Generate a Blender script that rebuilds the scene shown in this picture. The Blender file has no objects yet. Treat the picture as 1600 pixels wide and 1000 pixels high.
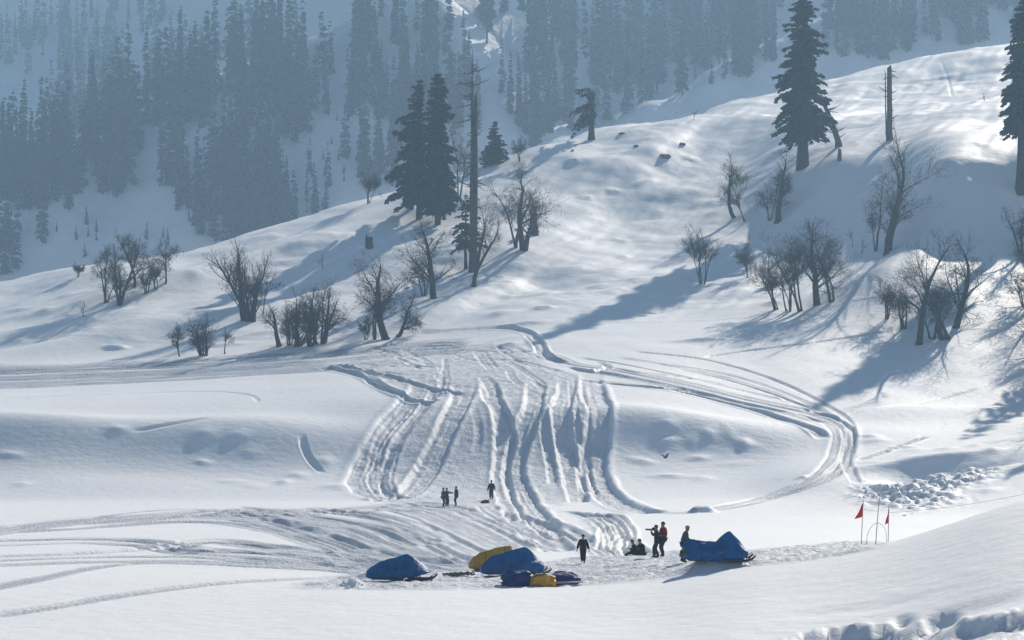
import bpy, bmesh, math, random
import numpy as np
from mathutils import Vector, Matrix, Quaternion

SC = bpy.context.scene
COL = SC.collection
# ------------------------------------------------------------------ camera
F, U0, V0, H = 2950.0, 800.0, 595.0, 11.6       # focal (px of a 1600 px wide frame), horizon row, eye height
cam = bpy.data.cameras.new('camera')
cam.sensor_width = 36.0
cam.lens = 36.0 * F / 1600.0
cam.shift_y = (V0 - 500.0) / 1600.0
cam.clip_start = 0.5
cam.clip_end = 6000.0
camo = bpy.data.objects.new('camera', cam)
camo.location = (0, 0, H)
camo.rotation_euler = (math.pi / 2, 0, 0)
COL.objects.link(camo)
SC.camera = camo
# ------------------------------------------------------------------ sky and sun
SUN_EL, SUN_AZ = 32.5, 28.0                       # azimuth: degrees to the right of the view axis (+Y)
w = bpy.data.worlds.new('World')
SC.world = w
w.use_nodes = True
nt = w.node_tree
bg = nt.nodes['Background']
sky = nt.nodes.new('ShaderNodeTexSky')
sky.sky_type = 'NISHITA'
sky.sun_disc = False
sky.sun_elevation = math.radians(SUN_EL)
sky.sun_rotation = math.radians(SUN_AZ)
sky.altitude = 2600
sky.air_density = 1.3
sky.dust_density = 0.1
sky.ozone_density = 2.0
nt.links.new(sky.outputs[0], bg.inputs[0])
bg.inputs[1].default_value = 0.05
sl = bpy.data.lights.new('sun', 'SUN')
sl.energy = 5.0
sl.angle = math.radians(0.55)
sl.color = (1.0, 0.91, 0.79)
so = bpy.data.objects.new('sun', sl)
COL.objects.link(so)
sdir = Vector((math.sin(math.radians(SUN_AZ)) * math.cos(math.radians(SUN_EL)),
               math.cos(math.radians(SUN_AZ)) * math.cos(math.radians(SUN_EL)),
               math.sin(math.radians(SUN_EL))))
so.rotation_euler = sdir.to_track_quat('Z', 'Y').to_euler()
so.location = (0, 0, 400)
# ------------------------------------------------------------------ exposure and render settings
SC.view_settings.view_transform = 'Standard'
SC.view_settings.look = 'None'
SC.view_settings.gamma = 1.0
SC.view_settings.exposure = 0.28
cy = SC.cycles
cy.use_denoising = True
cy.max_bounces = 5
cy.diffuse_bounces = 2
cy.glossy_bounces = 2
cy.transmission_bounces = 2
cy.transparent_max_bounces = 8
cy.volume_bounces = 1
cy.use_adaptive_sampling = True
cy.adaptive_threshold = 0.015

# ------------------------------------------------------------------ helpers
def tag(o, label=None, cat=None, group=None, kind=None):
    if label: o['label'] = label
    if cat: o['category'] = cat
    if group: o['group'] = group
    if kind: o['kind'] = kind
    return o

def obj(name, me, mat=None, parent=None, loc=None):
    o = bpy.data.objects.new(name, me)
    COL.objects.link(o)
    if mat is not None and me is not None and len(me.materials) == 0:
        me.materials.append(mat)
    if parent is not None: o.parent = parent
    if loc is not None: o.location = loc
    return o

def empty(name, loc, rz=0.0, s=1.0):
    o = bpy.data.objects.new(name, None)
    COL.objects.link(o)
    o.location = loc
    o.rotation_euler = (0, 0, rz)
    o.scale = (s, s, s)
    o.empty_display_size = 0.3
    return o

def copy_tree(o, parent=None):
    c = o.copy()
    COL.objects.link(c)
    c.parent = parent
    for ch in o.children:
        copy_tree(ch, c)
    return c

def mesh(name, V, Fc, mat=None, smooth=False):
    me = bpy.data.meshes.new(name)
    V = np.asarray(V, np.float32).reshape(-1, 3)
    if isinstance(Fc, np.ndarray):
        k = Fc.shape[1]; n = Fc.shape[0]
        me.vertices.add(len(V)); me.vertices.foreach_set('co', V.ravel())
        me.loops.add(n * k); me.loops.foreach_set('vertex_index', Fc.astype(np.int32).ravel())
        me.polygons.add(n); me.polygons.foreach_set('loop_start', np.arange(0, n * k, k, dtype=np.int32))
        me.update(calc_edges=True)
    else:
        me.from_pydata(V.tolist(), [], Fc); me.update()
    if smooth:
        me.polygons.foreach_set('use_smooth', np.ones(len(me.polygons), bool))
    if mat is not None: me.materials.append(mat)
    return me

def node_mat(name, color, rough=0.8, spec=0.2, noise=None, color2=None, bump=0.0, bscale=20.0, metallic=0.0, coords='Object'):
    m = bpy.data.materials.new(name)
    m.use_nodes = True
    t = m.node_tree
    b = t.nodes['Principled BSDF']
    b.inputs['Base Color'].default_value = (*color, 1)
    b.inputs['Roughness'].default_value = rough
    b.inputs['Specular IOR Level'].default_value = spec
    b.inputs['Metallic'].default_value = metallic
    tc = t.nodes.new('ShaderNodeTexCoord')
    if noise:
        n = t.nodes.new('ShaderNodeTexNoise'); n.inputs['Scale'].default_value = noise; n.inputs['Detail'].default_value = 5
        t.links.new(tc.outputs[coords], n.inputs['Vector'])
        r = t.nodes.new('ShaderNodeMix'); r.data_type = 'RGBA'
        mr = t.nodes.new('ShaderNodeMapRange'); mr.inputs[1].default_value = 0.35; mr.inputs[2].default_value = 0.65
        t.links.new(n.outputs['Fac'], mr.inputs[0]); t.links.new(mr.outputs[0], r.inputs[0])
        r.inputs[6].default_value = (*color, 1); r.inputs[7].default_value = (*(color2 or color), 1)
        t.links.new(r.outputs[2], b.inputs['Base Color'])
    if bump:
        n2 = t.nodes.new('ShaderNodeTexNoise'); n2.inputs['Scale'].default_value = bscale; n2.inputs['Detail'].default_value = 4
        t.links.new(tc.outputs[coords], n2.inputs['Vector'])
        bp = t.nodes.new('ShaderNodeBump'); bp.inputs['Strength'].default_value = 1.0; bp.inputs['Distance'].default_value = bump
        t.links.new(n2.outputs['Fac'], bp.inputs['Height']); t.links.new(bp.outputs[0], b.inputs['Normal'])
    return m

# numpy value noise
_rng = np.random.default_rng(7)
_lat = _rng.random((256, 256)).astype(np.float32)
def vnoise(x, y):
    xi = np.floor(x).astype(np.int64); yi = np.floor(y).astype(np.int64)
    fx = x - xi; fy = y - yi
    fx = fx * fx * fx * (fx * (fx * 6 - 15) + 10); fy = fy * fy * fy * (fy * (fy * 6 - 15) + 10)
    a = _lat[xi & 255, yi & 255]; b = _lat[(xi + 1) & 255, yi & 255]
    c = _lat[xi & 255, (yi + 1) & 255]; d = _lat[(xi + 1) & 255, (yi + 1) & 255]
    return (a + (b - a) * fx) * (1 - fy) + (c + (d - c) * fx) * fy - 0.5
def fbm(x, y, octv=4, gain=0.5):
    r = 0; a = 1.0
    for k in range(octv):
        r = r + a * vnoise(x + 17.3 * k, y - 9.1 * k); x = x * 2.03; y = y * 2.03; a *= gain
    return r
def sstep(a, b, x):
    t = np.clip((x - a) / (b - a), 0, 1)
    return t * t * (3 - 2 * t)
def pchip(xk, yk, x):
    xk = np.asarray(xk, float); yk = np.asarray(yk, float)
    h = np.diff(xk); dl = np.diff(yk) / h
    m = np.zeros(len(xk)); m[0] = dl[0]; m[-1] = dl[-1]
    for i in range(1, len(xk) - 1):
        if dl[i - 1] * dl[i] > 0:
            w1 = 2 * h[i] + h[i - 1]; w2 = h[i] + 2 * h[i - 1]
            m[i] = (w1 + w2) / (w1 / dl[i - 1] + w2 / dl[i])
    x = np.clip(x, xk[0], xk[-1])
    i = np.clip(np.searchsorted(xk, x) - 1, 0, len(xk) - 2)
    t = (x - xk[i]) / h[i]
    return ((2*t**3 - 3*t**2 + 1) * yk[i] + (t**3 - 2*t**2 + t) * h[i] * m[i]
            + (-2*t**3 + 3*t**2) * yk[i+1] + (t**3 - t**2) * h[i] * m[i+1])
def zof(d, v): return H - (v - V0) * d / F
# ================================================================== snow field (heightfield in metres)
# profiles of the ground away from the viewpoint, (distance, z); 'v' entries turn a photo row into a height at that distance
def prof(*e):
    out = []
    for q in e:
        d = 262 + (q[0] - 262) * .86 if len(q) == 2 and q[0] > 262 else q[0]
        out.append((d, q[2] if len(q) == 3 else zof(d, q[1])))
    return out
def near(k):
    """foreground shelf; k = 0 on the left .. 1 at the right edge of the view"""
    c = {0: (2.0, 2.02, 2.0, 1.95, 1.5), .2: (2.0, 2.1, 2.15, 1.9, 1.5), .25: (2.05, 2.25, 2.45, 2.4, 1.95), .4: (2.2, 2.75, 3.2, 3.02, 2.3),
         .5: (2.3, 3.0, 3.65, 3.2, 2.5), .6: (2.6, 3.5, 4.32, 3.5, 2.75), .8: (3.1, 4.3, 5.3, 4.3, 3.0), 1: (3.75, 5.2, 6.35, 5.2, 3.6), 1.5: (5, 7.5, 9.5, 9, 8)}[k]
    f = max(0.0, c[4] - 1.5)
    return [(-60, 0, 12.5), (-20, 0, 10.8), (4, 0, 9.7), (30, 0, 6.4), (50, 0, max(3.4, c[0] + .4)), (61, 0, c[0]), (72, 0, c[1]), (84, 0, c[2]), (91, 0, c[3]), (103, 0, c[4]), (116, 0, 1.0 + f * .55), (133, 0, .5 + .25 * f), (155, 0, .1 + .15 * f)]
COLS = {
 -700: prof(*near(0), (176, 0, .4), (190, 733), (197.5, 682), (203, 655), (215, 634), (235, 610), (255, 592), (275, 575), (300, 560), (330, 530), (345, 522), (365, 530), (420, 0, 10), (520, 0, -25), (640, 0, -60)),
 0:    prof(*near(0), (176, 0, .2), (189, 735), (196, 680), (203, 652), (215, 632), (235, 606), (255, 580), (275, 553), (300, 510), (330, 455), (345, 443), (360, 446), (420, 0, 18), (520, 0, -20), (640, 0, -60)),
 200:  prof(*near(0), (176, 0, .2), (190, 733), (197.6, 678), (204, 650), (215, 630), (235, 600), (262, 566), (290, 512), (320, 452), (346, 408), (362, 411), (420, 0, 20), (520, 0, -20), (640, 0, -60)),
 400:  prof(*near(0), (177, 0, .2), (191, 735), (198, 680), (204, 645), (215, 622), (235, 590), (268, 546), (300, 485), (335, 425), (371, 364), (388, 368), (430, 0, 35), (530, 0, -10), (640, 0, -50)),
 560:  prof(*near(.2), (178, 0, .2), (192, 735), (200, 682), (205, 640), (215, 612), (235, 578), (269, 538), (300, 472), (340, 395), (388, 316), (405, 320), (450, 0, 40), (540, 0, -5), (650, 0, -50)),
 720:  prof(*near(.2), (180, 0, .2), (193, 733), (200, 682), (205.5, 640), (216, 606), (240, 568), (271, 529), (300, 462), (345, 380), (410, 268), (428, 272), (470, 0, 45), (550, 0, 0), (660, 0, -40)),
 850:  prof(*near(.2), (180, 0, .2), (193, 733), (200, 682), (205.5, 640), (216, 604), (240, 560), (272, 512), (305, 452), (350, 372), (430, 228), (448, 232), (490, 0, 50), (560, 0, 0), (660, 0, -40)),
 1000: prof(*near(.25), (180, 0, .3), (194, 733), (201.3, 684), (207, 645), (220, 603), (240, 560), (265, 520), (305, 458), (360, 365), (447, 190), (465, 194), (500, 0, 58), (570, 0, 10), (670, 0, -40)),
 1150: prof(*near(.4), (178, 0, .5), (195, 731), (203, 688), (211, 650), (226, 605), (248, 552), (285, 482), (320, 430), (365, 352), (420, 242), (452, 180), (466, 182), (485, 168), (505, 157), (525, 160), (580, 0, 30), (670, 0, -30)),
 1260: prof(*near(.5), (174, 0, .8), (188, 0, 3.2), (198, 712), (206, 675), (216, 645), (228, 608), (250, 548), (285, 476), (315, 428), (345, 372), (368, 262), (395, 225), (446, 178), (460, 180), (490, 158), (520, 132), (540, 135), (590, 0, 40), (670, 0, -30)),
 1380: prof(*near(.6), (172, 0, 1.5), (190, 0, 3.6), (200, 692), (215, 650), (235, 592), (255, 540), (285, 450), (305, 398), (318, 368), (352, 262), (375, 222), (440, 172), (455, 174), (490, 148), (530, 103), (550, 106), (600, 0, 50), (670, 0, -20)),
 1490: prof(*near(.8), (172, 0, 2.2), (190, 708), (200, 688), (218, 648), (240, 575), (255, 525), (280, 450), (300, 395), (305, 376), (327, 238), (362, 200), (430, 162), (446, 164), (490, 135), (540, 82), (560, 85), (610, 0, 60), (680, 0, -10)),
 1600: prof(*near(1), (172, 0, 3.2), (192, 690), (205, 668), (222, 635), (245, 560), (275, 470), (300, 402), (312, 360), (333, 238), (365, 205), (430, 148), (446, 150), (490, 120), (545, 64), (565, 67), (620, 0, 65), (680, 0, 0)),
 2300: prof(*near(1.5), (172, 0, 9.), (192, 0, 14.), (222, 0, 24.), (275, 0, 38.), (330, 0, 55.), (365, 0, 68.), (430, 0, 84.), (446, 0, 88.), (490, 0, 100.), (545, 0, 118.), (565, 0, 119.), (620, 0, 75.), (680, 0, 0.)),
}
APEX = 70.0
yy = [-55.0]
while yy[-1] < 640:
    y = yy[-1]
    if y < 40: s = 4.0
    elif y < 54: s = 1.0
    elif y < 86: s = 0.42
    elif y < 176: s = 0.27
    elif y < 222: s = 0.21
    elif y < 275: s = 0.27
    elif y < 330: s = 0.7
    elif y < 470: s = 0.95
    elif y < 560: s = 2.0
    else: s = 6.0
    yy.append(y + s)
YR = np.array(yy)
tin = np.linspace(-0.242, 0.242, 790)
tout = np.array([0.25, 0.265, 0.285, 0.31, 0.34, 0.38, 0.43, 0.5, 0.6])
TS = np.concatenate([-tout[::-1], tin, tout])
NR, NC = len(YR), len(TS)
X = TS[None, :] * (YR[:, None] + APEX)
Y = np.repeat(YR[:, None], NC, 1)
uk = sorted(COLS)
ZK = np.array([pchip([p[0] for p in COLS[k]], [p[1] for p in COLS[k]], YR) for k in uk])   # columns x rows
Z = np.zeros((NR, NC))
for r in range(NR):
    d = max(YR[r], 45.0)
    Z[r] = pchip(uk, ZK[:, r], U0 + F * X[r] / d)
# soften the creases between profiles
def blur_cols(A, n):
    k = np.hanning(n + 2)[1:-1]; k /= k.sum()
    P = np.pad(A, ((0, 0), (n // 2, n // 2)), 'edge')
    return sum(k[i] * P[:, i:i + A.shape[1]] for i in range(n))
def blur_rows(A, n):
    k = np.hanning(n + 2)[1:-1]; k /= k.sum()
    P = np.pad(A, ((n // 2, n // 2), (0, 0)), 'edge')
    return sum(k[i] * P[i:i + A.shape[0]] for i in range(n))
Z = blur_cols(Z, 61)
Z = blur_rows(Z, 9)
fw = sstep(178, 184, Y) * (1 - sstep(212, 218, Y))
Z = Z * (1 - fw) + blur_rows(blur_rows(Z, 55), 55) * fw
# rolling drifts: long low swells everywhere, more on the hillside
hill = sstep(262, 300, Y) * (1 - sstep(480, 560, Y))
face = sstep(183, 190, Y) * (1 - sstep(204, 216, Y))
flat = sstep(62, 80, Y) * (1 - sstep(172, 186, Y))
Z += hill * (1.5 * fbm(X / 27 + 3, Y / 22, 3) + 0.26 * fbm((X + .55 * Y) / 5.0, (Y - .3 * X) / 3.2 + 40, 3) * (0.45 + 1.3 * np.clip(fbm(X / 30, Y / 30 + 9, 2) + .3, 0, 1)))
# wind ribs running down the fall line of the hill (lower left to upper right in plan)
rib = fbm((X * .92 - (Y - 330) * .40) / 6.5, ((Y - 330) * .92 + X * .4) / 46.0 + 5, 3)
Z += hill * .85 * rib
Z += face * (.55 * fbm(X / 22 + 8, Y / 16, 2)) * (1 - .5 * sstep(-12, -6, X) * (1 - sstep(10, 14, X)))
Z += flat * 0.10 * fbm(X / 14, Y / 10, 3)
Z += sstep(216, 230, Y) * (1 - sstep(255, 275, Y)) * 0.35 * fbm(X / 16, Y / 12, 3)
Z0 = Z.copy()
PACK_SHADE = np.zeros_like(Z)  # grey of packed snow, with shade of the ruts painted into it
ROUGH = np.zeros_like(Z)

def gz(x, y, A=None):
    A = Z if A is None else A
    r = np.interp(y, YR, np.arange(NR)); c = np.interp(x / (y + APEX), TS, np.arange(NC))
    r0 = int(min(r, NR - 2)); c0 = int(min(c, NC - 2)); fr = r - r0; fc = c - c0
    return float((A[r0, c0] * (1 - fc) + A[r0, c0 + 1] * fc) * (1 - fr) + (A[r0 + 1, c0] * (1 - fc) + A[r0 + 1, c0 + 1] * fc) * fr)
def hit(u, v, dmin=87.0, dmax=600.0, A=None):
    """ground point seen at photo pixel (u, v) beyond distance dmin"""
    A = Z if A is None else A
    d = dmin; prev = None
    while d < dmax:
        x = (u - U0) * d / F
        g = gz(x, d, A) - zof(d, v)
        if g >= 0:
            if prev is not None and prev < 0:
                lo, hi = d - st, d
                for _ in range(14):
                    m = .5 * (lo + hi)
                    if gz((u - U0) * m / F, m, A) - zof(m, v) >= 0: hi = m
                    else: lo = m
                d = hi
            x = (u - U0) * d / F
            return Vector((x, d, gz(x, d, A)))
        prev = g; st = 0.4 if d < 280 else 0.8; d += st
    # ray passes above the ground: take the closest approach (the crest)
    best = min(((gz((u - U0) * q / F, q, A) - zof(q, v)) * -F / q, q) for q in np.arange(dmin + 30, dmax - 60, 1.0))
    q = best[1]; x = (u - U0) * q / F
    return Vector((x, q, gz(x, q, A)))
def window(x0, x1, y0, y1):
    r0, r1 = np.searchsorted(YR, [y0, y1]); r0 = max(r0 - 1, 0); r1 = min(r1 + 1, NR)
    ta = min(x0 / (y0 + APEX), x0 / (y1 + APEX)); tb = max(x1 / (y0 + APEX), x1 / (y1 + APEX))
    c0, c1 = np.searchsorted(TS, [ta, tb]); c0 = max(c0 - 1, 0); c1 = min(c1 + 1, NC)
    return slice(r0, r1), slice(c0, c1)
def gbump(u, v, sx, sy, h, ang=0.0, p=2.0, dmin=87.0):
    """a rounded drift of height h, sx by sy metres, turned by ang"""
    P = hit(u, v, dmin, A=Z0)
    R = 3 * max(sx, sy)
    s = window(P.x - R, P.x + R, P.y - R, P.y + R)
    dx, dy = X[s] - P.x, Y[s] - P.y
    a = math.radians(ang); q = (dx * math.cos(a) + dy * math.sin(a)) / sx; t = (-dx * math.sin(a) + dy * math.cos(a)) / sy
    Z[s] += h * np.exp(-(np.abs(q) ** p + np.abs(t) ** p))
# drifts, hollows and snow-covered hummocks seen in the photo
for a in [(160, 535, 26, 5, 1.9, 42), (330, 430, 30, 6, 2.0, 48), (60, 520, 14, 4, .8, 30), (520, 420, 18, 4, 1.2, 50), (940, 255, 20, 6, 1.3, 35), (1000, 330, 16, 5, -1.0, 40),
          (1075, 300, 14, 5, .9, 30), (870, 440, 7, 7, -1.4, 0), (1400, 420, 22, 5, 1.4, 55), (1240, 300, 16, 4, -.5, 60), (1300, 270, 14, 3, 1.0, 60), (1180, 420, 14, 5, -.3, 55), (700, 480, 12, 4, 1.0, 55), (760, 470, 10, 3, -.8, 55), (1120, 395, 9, 3, .9, 30)]:
    gbump(*a)
for a in [(1050, 670, 16, 4.6, 1.5, 2), (1150, 690, 9, 4.0, .45, -4), (10, 672, 12, 4.6, 1.25, 0), (350, 678, 22, 4.6, 1.15, 0), (1480, 650, 10, 4, .9, 10)]:
    gbump(*a)
_r = random.Random(3)
for k in range(46):                                 # small hummocks on the bank and the lower hill
    u = _r.choice([_r.uniform(10, 540), _r.uniform(960, 1280), _r.uniform(1340, 1560)]); v = _r.uniform(680, 770)
    gbump(u, v, _r.uniform(.7, 1.8), _r.uniform(.5, 1.1), _r.uniform(.08, .26), _r.uniform(-20, 20))
for k in range(110):
    u = _r.uniform(0, 1600); vc = 445 - u * .24; v = _r.uniform(vc + 20, 540)
    gbump(u, v, _r.uniform(1.2, 4.0), _r.uniform(.7, 1.8), _r.uniform(.15, .5), _r.uniform(0, 45))
for (u, v) in [(850, 482), (970, 377), (1120, 899), (1080, 250), (180, 548), (895, 262), (960, 300), (915, 310)]:
    gbump(u, v, 1.6, .8, .5, 10, 3)

# ---- trodden and driven tracks: a bundle of parallel ruts along a line drawn on the ground
def smooth_line(P, n):
    P = np.array(P, float); k = len(P)
    out = []
    for i in range(k - 1):
        p0, p1, p2, p3 = P[max(i - 1, 0)], P[i], P[i + 1], P[min(i + 2, k - 1)]
        for j in range(n):
            t = j / n
            out.append(.5 * ((2 * p1) + (-p0 + p2) * t + (2 * p0 - 5 * p1 + 4 * p2 - p3) * t * t + (-p0 + 3 * p1 - 3 * p2 + p3) * t ** 3))
    out.append(P[-1])
    return np.array(out)
def track(pts, width, depth, ruts=4, rut=0.10, pack_shade=0.8, berm=0.0, seed=0, rough=0.0, dmin=87.0, sub=7, fade=2.0, edge=2.6, soft=.72):
    rg = np.random.default_rng(seed + 101)
    prof_x = np.linspace(-1, 1, max(4, ruts * 2 + 1))
    prof_y = rg.uniform(-1, 1, len(prof_x)) * rg.uniform(.2, 1.5, len(prof_x)); prof_y[1::2] -= .6
    img = smooth_line(pts, sub)
    W = np.array([hit(u, v, dmin, A=Z0)[:2] for u, v in img])
    # drop big jumps
    half = width / 2
    acc = {}
    R0, C0, R1, C1 = NR, NC, 0, 0
    D = None
    x0, y0 = W.min(0) - half * 2.5; x1, y1 = W.max(0) + half * 2.5
    s = window(x0, x1, y0, y1)
    D = np.full(X[s].shape, 1e9); Q = np.zeros_like(D); S = np.zeros_like(D)
    rofs, cofs = s[0].start, s[1].start
    L = 0.0
    for i in range(len(W) - 1):
        a, b = W[i], W[i + 1]; ab = b - a; l = np.hypot(*ab)
        if l < 1e-3: continue
        m = half * 2.2
        w = window(min(a[0], b[0]) - m, max(a[0], b[0]) + m, min(a[1], b[1]) - m, max(a[1], b[1]) + m)
        lr = slice(max(w[0].start - rofs, 0), w[0].stop - rofs); lc = slice(max(w[1].start - cofs, 0), w[1].stop - cofs)
        g = (slice(lr.start + rofs, lr.stop + rofs), slice(lc.start + cofs, lc.stop + cofs))
        px, py = X[g] - a[0], Y[g] - a[1]
        t = np.clip((px * ab[0] + py * ab[1]) / (l * l), 0, 1)
        ex, ey = px - t * ab[0], py - t * ab[1]
        dist = np.hypot(ex, ey)
        sg = np.sign(ab[0] * ey - ab[1] * ex)
        cur = D[lr, lc]
        if cur.shape != dist.shape: continue
        better = dist < cur
        D[lr, lc] = np.where(better, dist, cur)
        Q[lr, lc] = np.where(better, dist * sg, Q[lr, lc])
        S[lr, lc] = np.where(better, L + t * l, S[lr, lc])
        L += l
    wob = 1 + .25 * vnoise(S / 6.0 + seed, np.full_like(S, seed * 1.7))
    q = Q / half / wob + .22 * vnoise(S / edge, Q / .7 + seed) * min(1.0, .8 / half)
    ends = sstep(0, fade, S) * (1 - sstep(L - 2.5, L, S))
    bed = (1 - sstep(soft, 1.0, np.abs(q))) * ends
    drift = .35 * vnoise(S / 9.0, np.full_like(S, seed + .5))
    rp = np.interp(np.clip(q + drift * .3, -1, 1), prof_x, prof_y)
    rp = rp * (.7 + 1.1 * vnoise(S / 3.2 + 11, Q / .9 + seed))
    Z[s] += -depth * bed + rut * rp * bed + berm * np.exp(-((np.abs(q) - 1.12) / .22) ** 2) * ends * (.6 + .8 * vnoise(S / 3.5, Q / 1.2 + 30))
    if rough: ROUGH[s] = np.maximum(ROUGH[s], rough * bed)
    PACK_SHADE[s] = np.maximum(PACK_SHADE[s], pack_shade * bed * (.75 + .6 * np.clip(rp, -.4, .4)))  # pressed snow grey together with painted rut shade
def poly_area(pts, val, feather=0.02, rough=1.0, dmin=87.0, depth=0.0):
    W = np.array([hit(u, v, dmin, A=Z0)[:2] for u, v in smooth_line(pts + [pts[0]], 5)])
    s = window(W[:, 0].min() - 2, W[:, 0].max() + 2, W[:, 1].min() - 2, W[:, 1].max() + 2)
    xs, ys = X[s], Y[s]
    ins = np.zeros(xs.shape, bool); dist = np.full(xs.shape, 1e9)
    n = len(W)
    for i in range(n - 1):
        (ax, ay), (bx, by) = W[i], W[i + 1]
        if ay != by:
            c = ((ay > ys) != (by > ys)) & (xs < (bx - ax) * (ys - ay) / (by - ay) + ax)
            ins ^= c
        abx, aby = bx - ax, by - ay; l2 = abx * abx + aby * aby + 1e-9
        t = np.clip(((xs - ax) * abx + (ys - ay) * aby) / l2, 0, 1)
        dist = np.minimum(dist, np.hypot(xs - ax - t * abx, ys - ay - t * aby))
    wgt = sstep(0, 1, np.where(ins, dist, 0) / feather + .6 * fbm(xs / 2.5, ys / 2.5, 3)) * ins
    PACK_SHADE[s] = np.maximum(PACK_SHADE[s], val * wgt)
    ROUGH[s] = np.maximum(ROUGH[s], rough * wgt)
    Z[s] -= depth * wgt

# packed areas: trodden grey plus painted shade of the broken relief
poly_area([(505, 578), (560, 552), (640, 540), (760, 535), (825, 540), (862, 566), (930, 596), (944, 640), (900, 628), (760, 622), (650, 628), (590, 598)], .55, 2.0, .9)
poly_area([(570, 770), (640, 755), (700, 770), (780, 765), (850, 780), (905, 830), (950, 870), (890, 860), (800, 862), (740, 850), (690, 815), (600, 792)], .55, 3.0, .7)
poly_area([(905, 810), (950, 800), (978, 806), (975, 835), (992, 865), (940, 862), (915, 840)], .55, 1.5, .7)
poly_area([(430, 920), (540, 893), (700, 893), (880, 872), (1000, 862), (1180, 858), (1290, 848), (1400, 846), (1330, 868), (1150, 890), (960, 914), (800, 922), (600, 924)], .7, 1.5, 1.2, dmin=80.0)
# the slope of the sledging bank: carved runs
FACE = [
 ([(660, 612), (632, 650), (598, 700), (572, 745), (584, 768), (625, 782)], 3.4, .55, 7, .16, .35),
 ([(640, 628), (612, 668), (590, 710), (586, 755), (610, 778)], 1.4, .25, 4, .12, .2),
 ([(722, 618), (706, 655), (684, 705), (660, 745), (628, 776), (560, 784)], 2.3, .7, 6, .13, .35),
 ([(766, 615), (781, 650), (789, 690), (783, 735), (790, 775), (812, 812)], 1.8, .85, 5, .12, .4),
 ([(836, 614), (829, 655), (812, 695), (802, 735), (816, 775), (846, 815), (880, 840)], 2.1, .95, 5, .12, .4),
 ([(852, 628), (850, 670), (858, 715), (864, 760)], .9, .35, 2, .08, .2),
 ([(884, 612), (876, 645), (880, 690), (893, 735), (905, 785)], 1.9, 1.0, 5, .12, .4),
 ([(925, 606), (936, 645), (934, 690), (926, 735), (946, 772), (985, 795), (1030, 802)], 2.6, 1.0, 7, .13, .45),
 ([(905, 612), (914, 650), (914, 700), (918, 745), (930, 775)], 1.1, .4, 3, .1, .2),
 ([(740, 640), (748, 680), (742, 715)], .8, .25, 2, .08, .1),
 ([(676, 616), (648, 655), (618, 705), (604, 750), (616, 780)], 1.2, .3, 3, .14, .15),
 ([(896, 610), (898, 660), (904, 715), (912, 765)], .9, .35, 3, .1, .15),
]
poly_area([(610, 630), (740, 622), (900, 620), (940, 650), (925, 740), (900, 790), (700, 775), (580, 770), (590, 700)], .5, 2.5, .6)
for k, (p, wd, dp, n, rt, bm) in enumerate(FACE):
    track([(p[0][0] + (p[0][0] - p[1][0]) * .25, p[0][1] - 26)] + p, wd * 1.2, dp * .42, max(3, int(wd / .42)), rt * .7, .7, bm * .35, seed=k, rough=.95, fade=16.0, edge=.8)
# shelf roads and driven lines
ROAD = []
def lane(pts, wd, dp, n, rt, pk, bm): ROAD.append((pts, wd, dp, n, rt, pk, bm, 20 + len(ROAD)))
def off(pts, du, dv): return [(u + du, v + dv) for u, v in pts]
_shelf = [(-80, 588), (100, 582), (260, 575), (400, 566), (520, 558), (640, 547), (740, 541)]
for dv, wd, dp in [(-12, 4.0, .22), (-4, 6.0, .3), (5, 6.5, .34), (13, 5.0, .28), (19, 3.0, .2)]:       # the wide driven shelf on the left
    lane(off(_shelf[:6] if dv > 8 else _shelf, 0, dv * (1 if dv > 0 else .8)), wd, dp, max(4, int(wd / .8)), .26, 1.0, .12)
lane([(500, 572), (560, 586), (600, 606), (640, 622), (690, 630)], 1.8, .35, 4, .16, .85, .2)
lane([(520, 568), (590, 584), (650, 600), (700, 612), (740, 614)], 1.6, .3, 4, .14, .8, .15)
_rl = random.Random(14)
for k in range(34):                                 # loose criss-cross lines over the packed shelf
    u, v = _rl.uniform(560, 860), _rl.uniform(546, 606); a = _rl.choice([_rl.gauss(.15, .25), _rl.gauss(1.15, .3), _rl.gauss(.7, .4)])
    L = _rl.uniform(18, 70); cu, sv_ = math.cos(a) * L, math.sin(a) * L * .55; bend = _rl.gauss(0, 8)
    P = [(u - cu, v - sv_), (u - cu * .3 + bend, v - sv_ * .3), (u + cu * .4 + bend, v + sv_ * .4), (u + cu, v + sv_)]
    P = [(min(max(x, 540), 925), min(max(y, 538), 622)) for x, y in P]
    if len(set(P)) == 4: lane(P, _rl.uniform(.7, 1.8), _rl.uniform(.05, .13), _rl.randint(2, 4), .08, .7, .04)
lane([(640, 521), (760, 513), (815, 516), (840, 535), (850, 552), (880, 566)], 1.8, .3, 3, .14, .75, .15)
_loop = [(845, 552), (890, 568), (960, 578), (1060, 598), (1160, 622), (1240, 640), (1290, 655), (1316, 678), (1314, 710), (1285, 745), (1230, 768), (1160, 787), (1085, 799), (1020, 802)]
lane(_loop, 3.2, .12, 7, .10, 1.1, .06)
lane(off(_loop[1:7], -4, 8), 2.2, .15, 4, .11, .85, .08)
lane(off(_loop[1:6], 8, -9), 1.4, .14, 3, .1, .6, .08)
lane(off(_loop[5:12], 9, -1), 1.6, .14, 4, .1, .8, .1)
lane([(930, 598), (1040, 608), (1130, 628), (1200, 648), (1250, 670), (1290, 694)], 1.8, .36, 4, .12, .9, .15)
lane([(900, 592), (980, 600), (1060, 608), (1120, 620)], 1.0, .15, 2, .08, .6, .06)
lane([(985, 549), (1060, 556), (1120, 566), (1200, 590), (1270, 622), (1320, 655), (1330, 680), (1322, 720), (1340, 755)], 1.1, .18, 2, .08, .6, .06)
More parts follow.
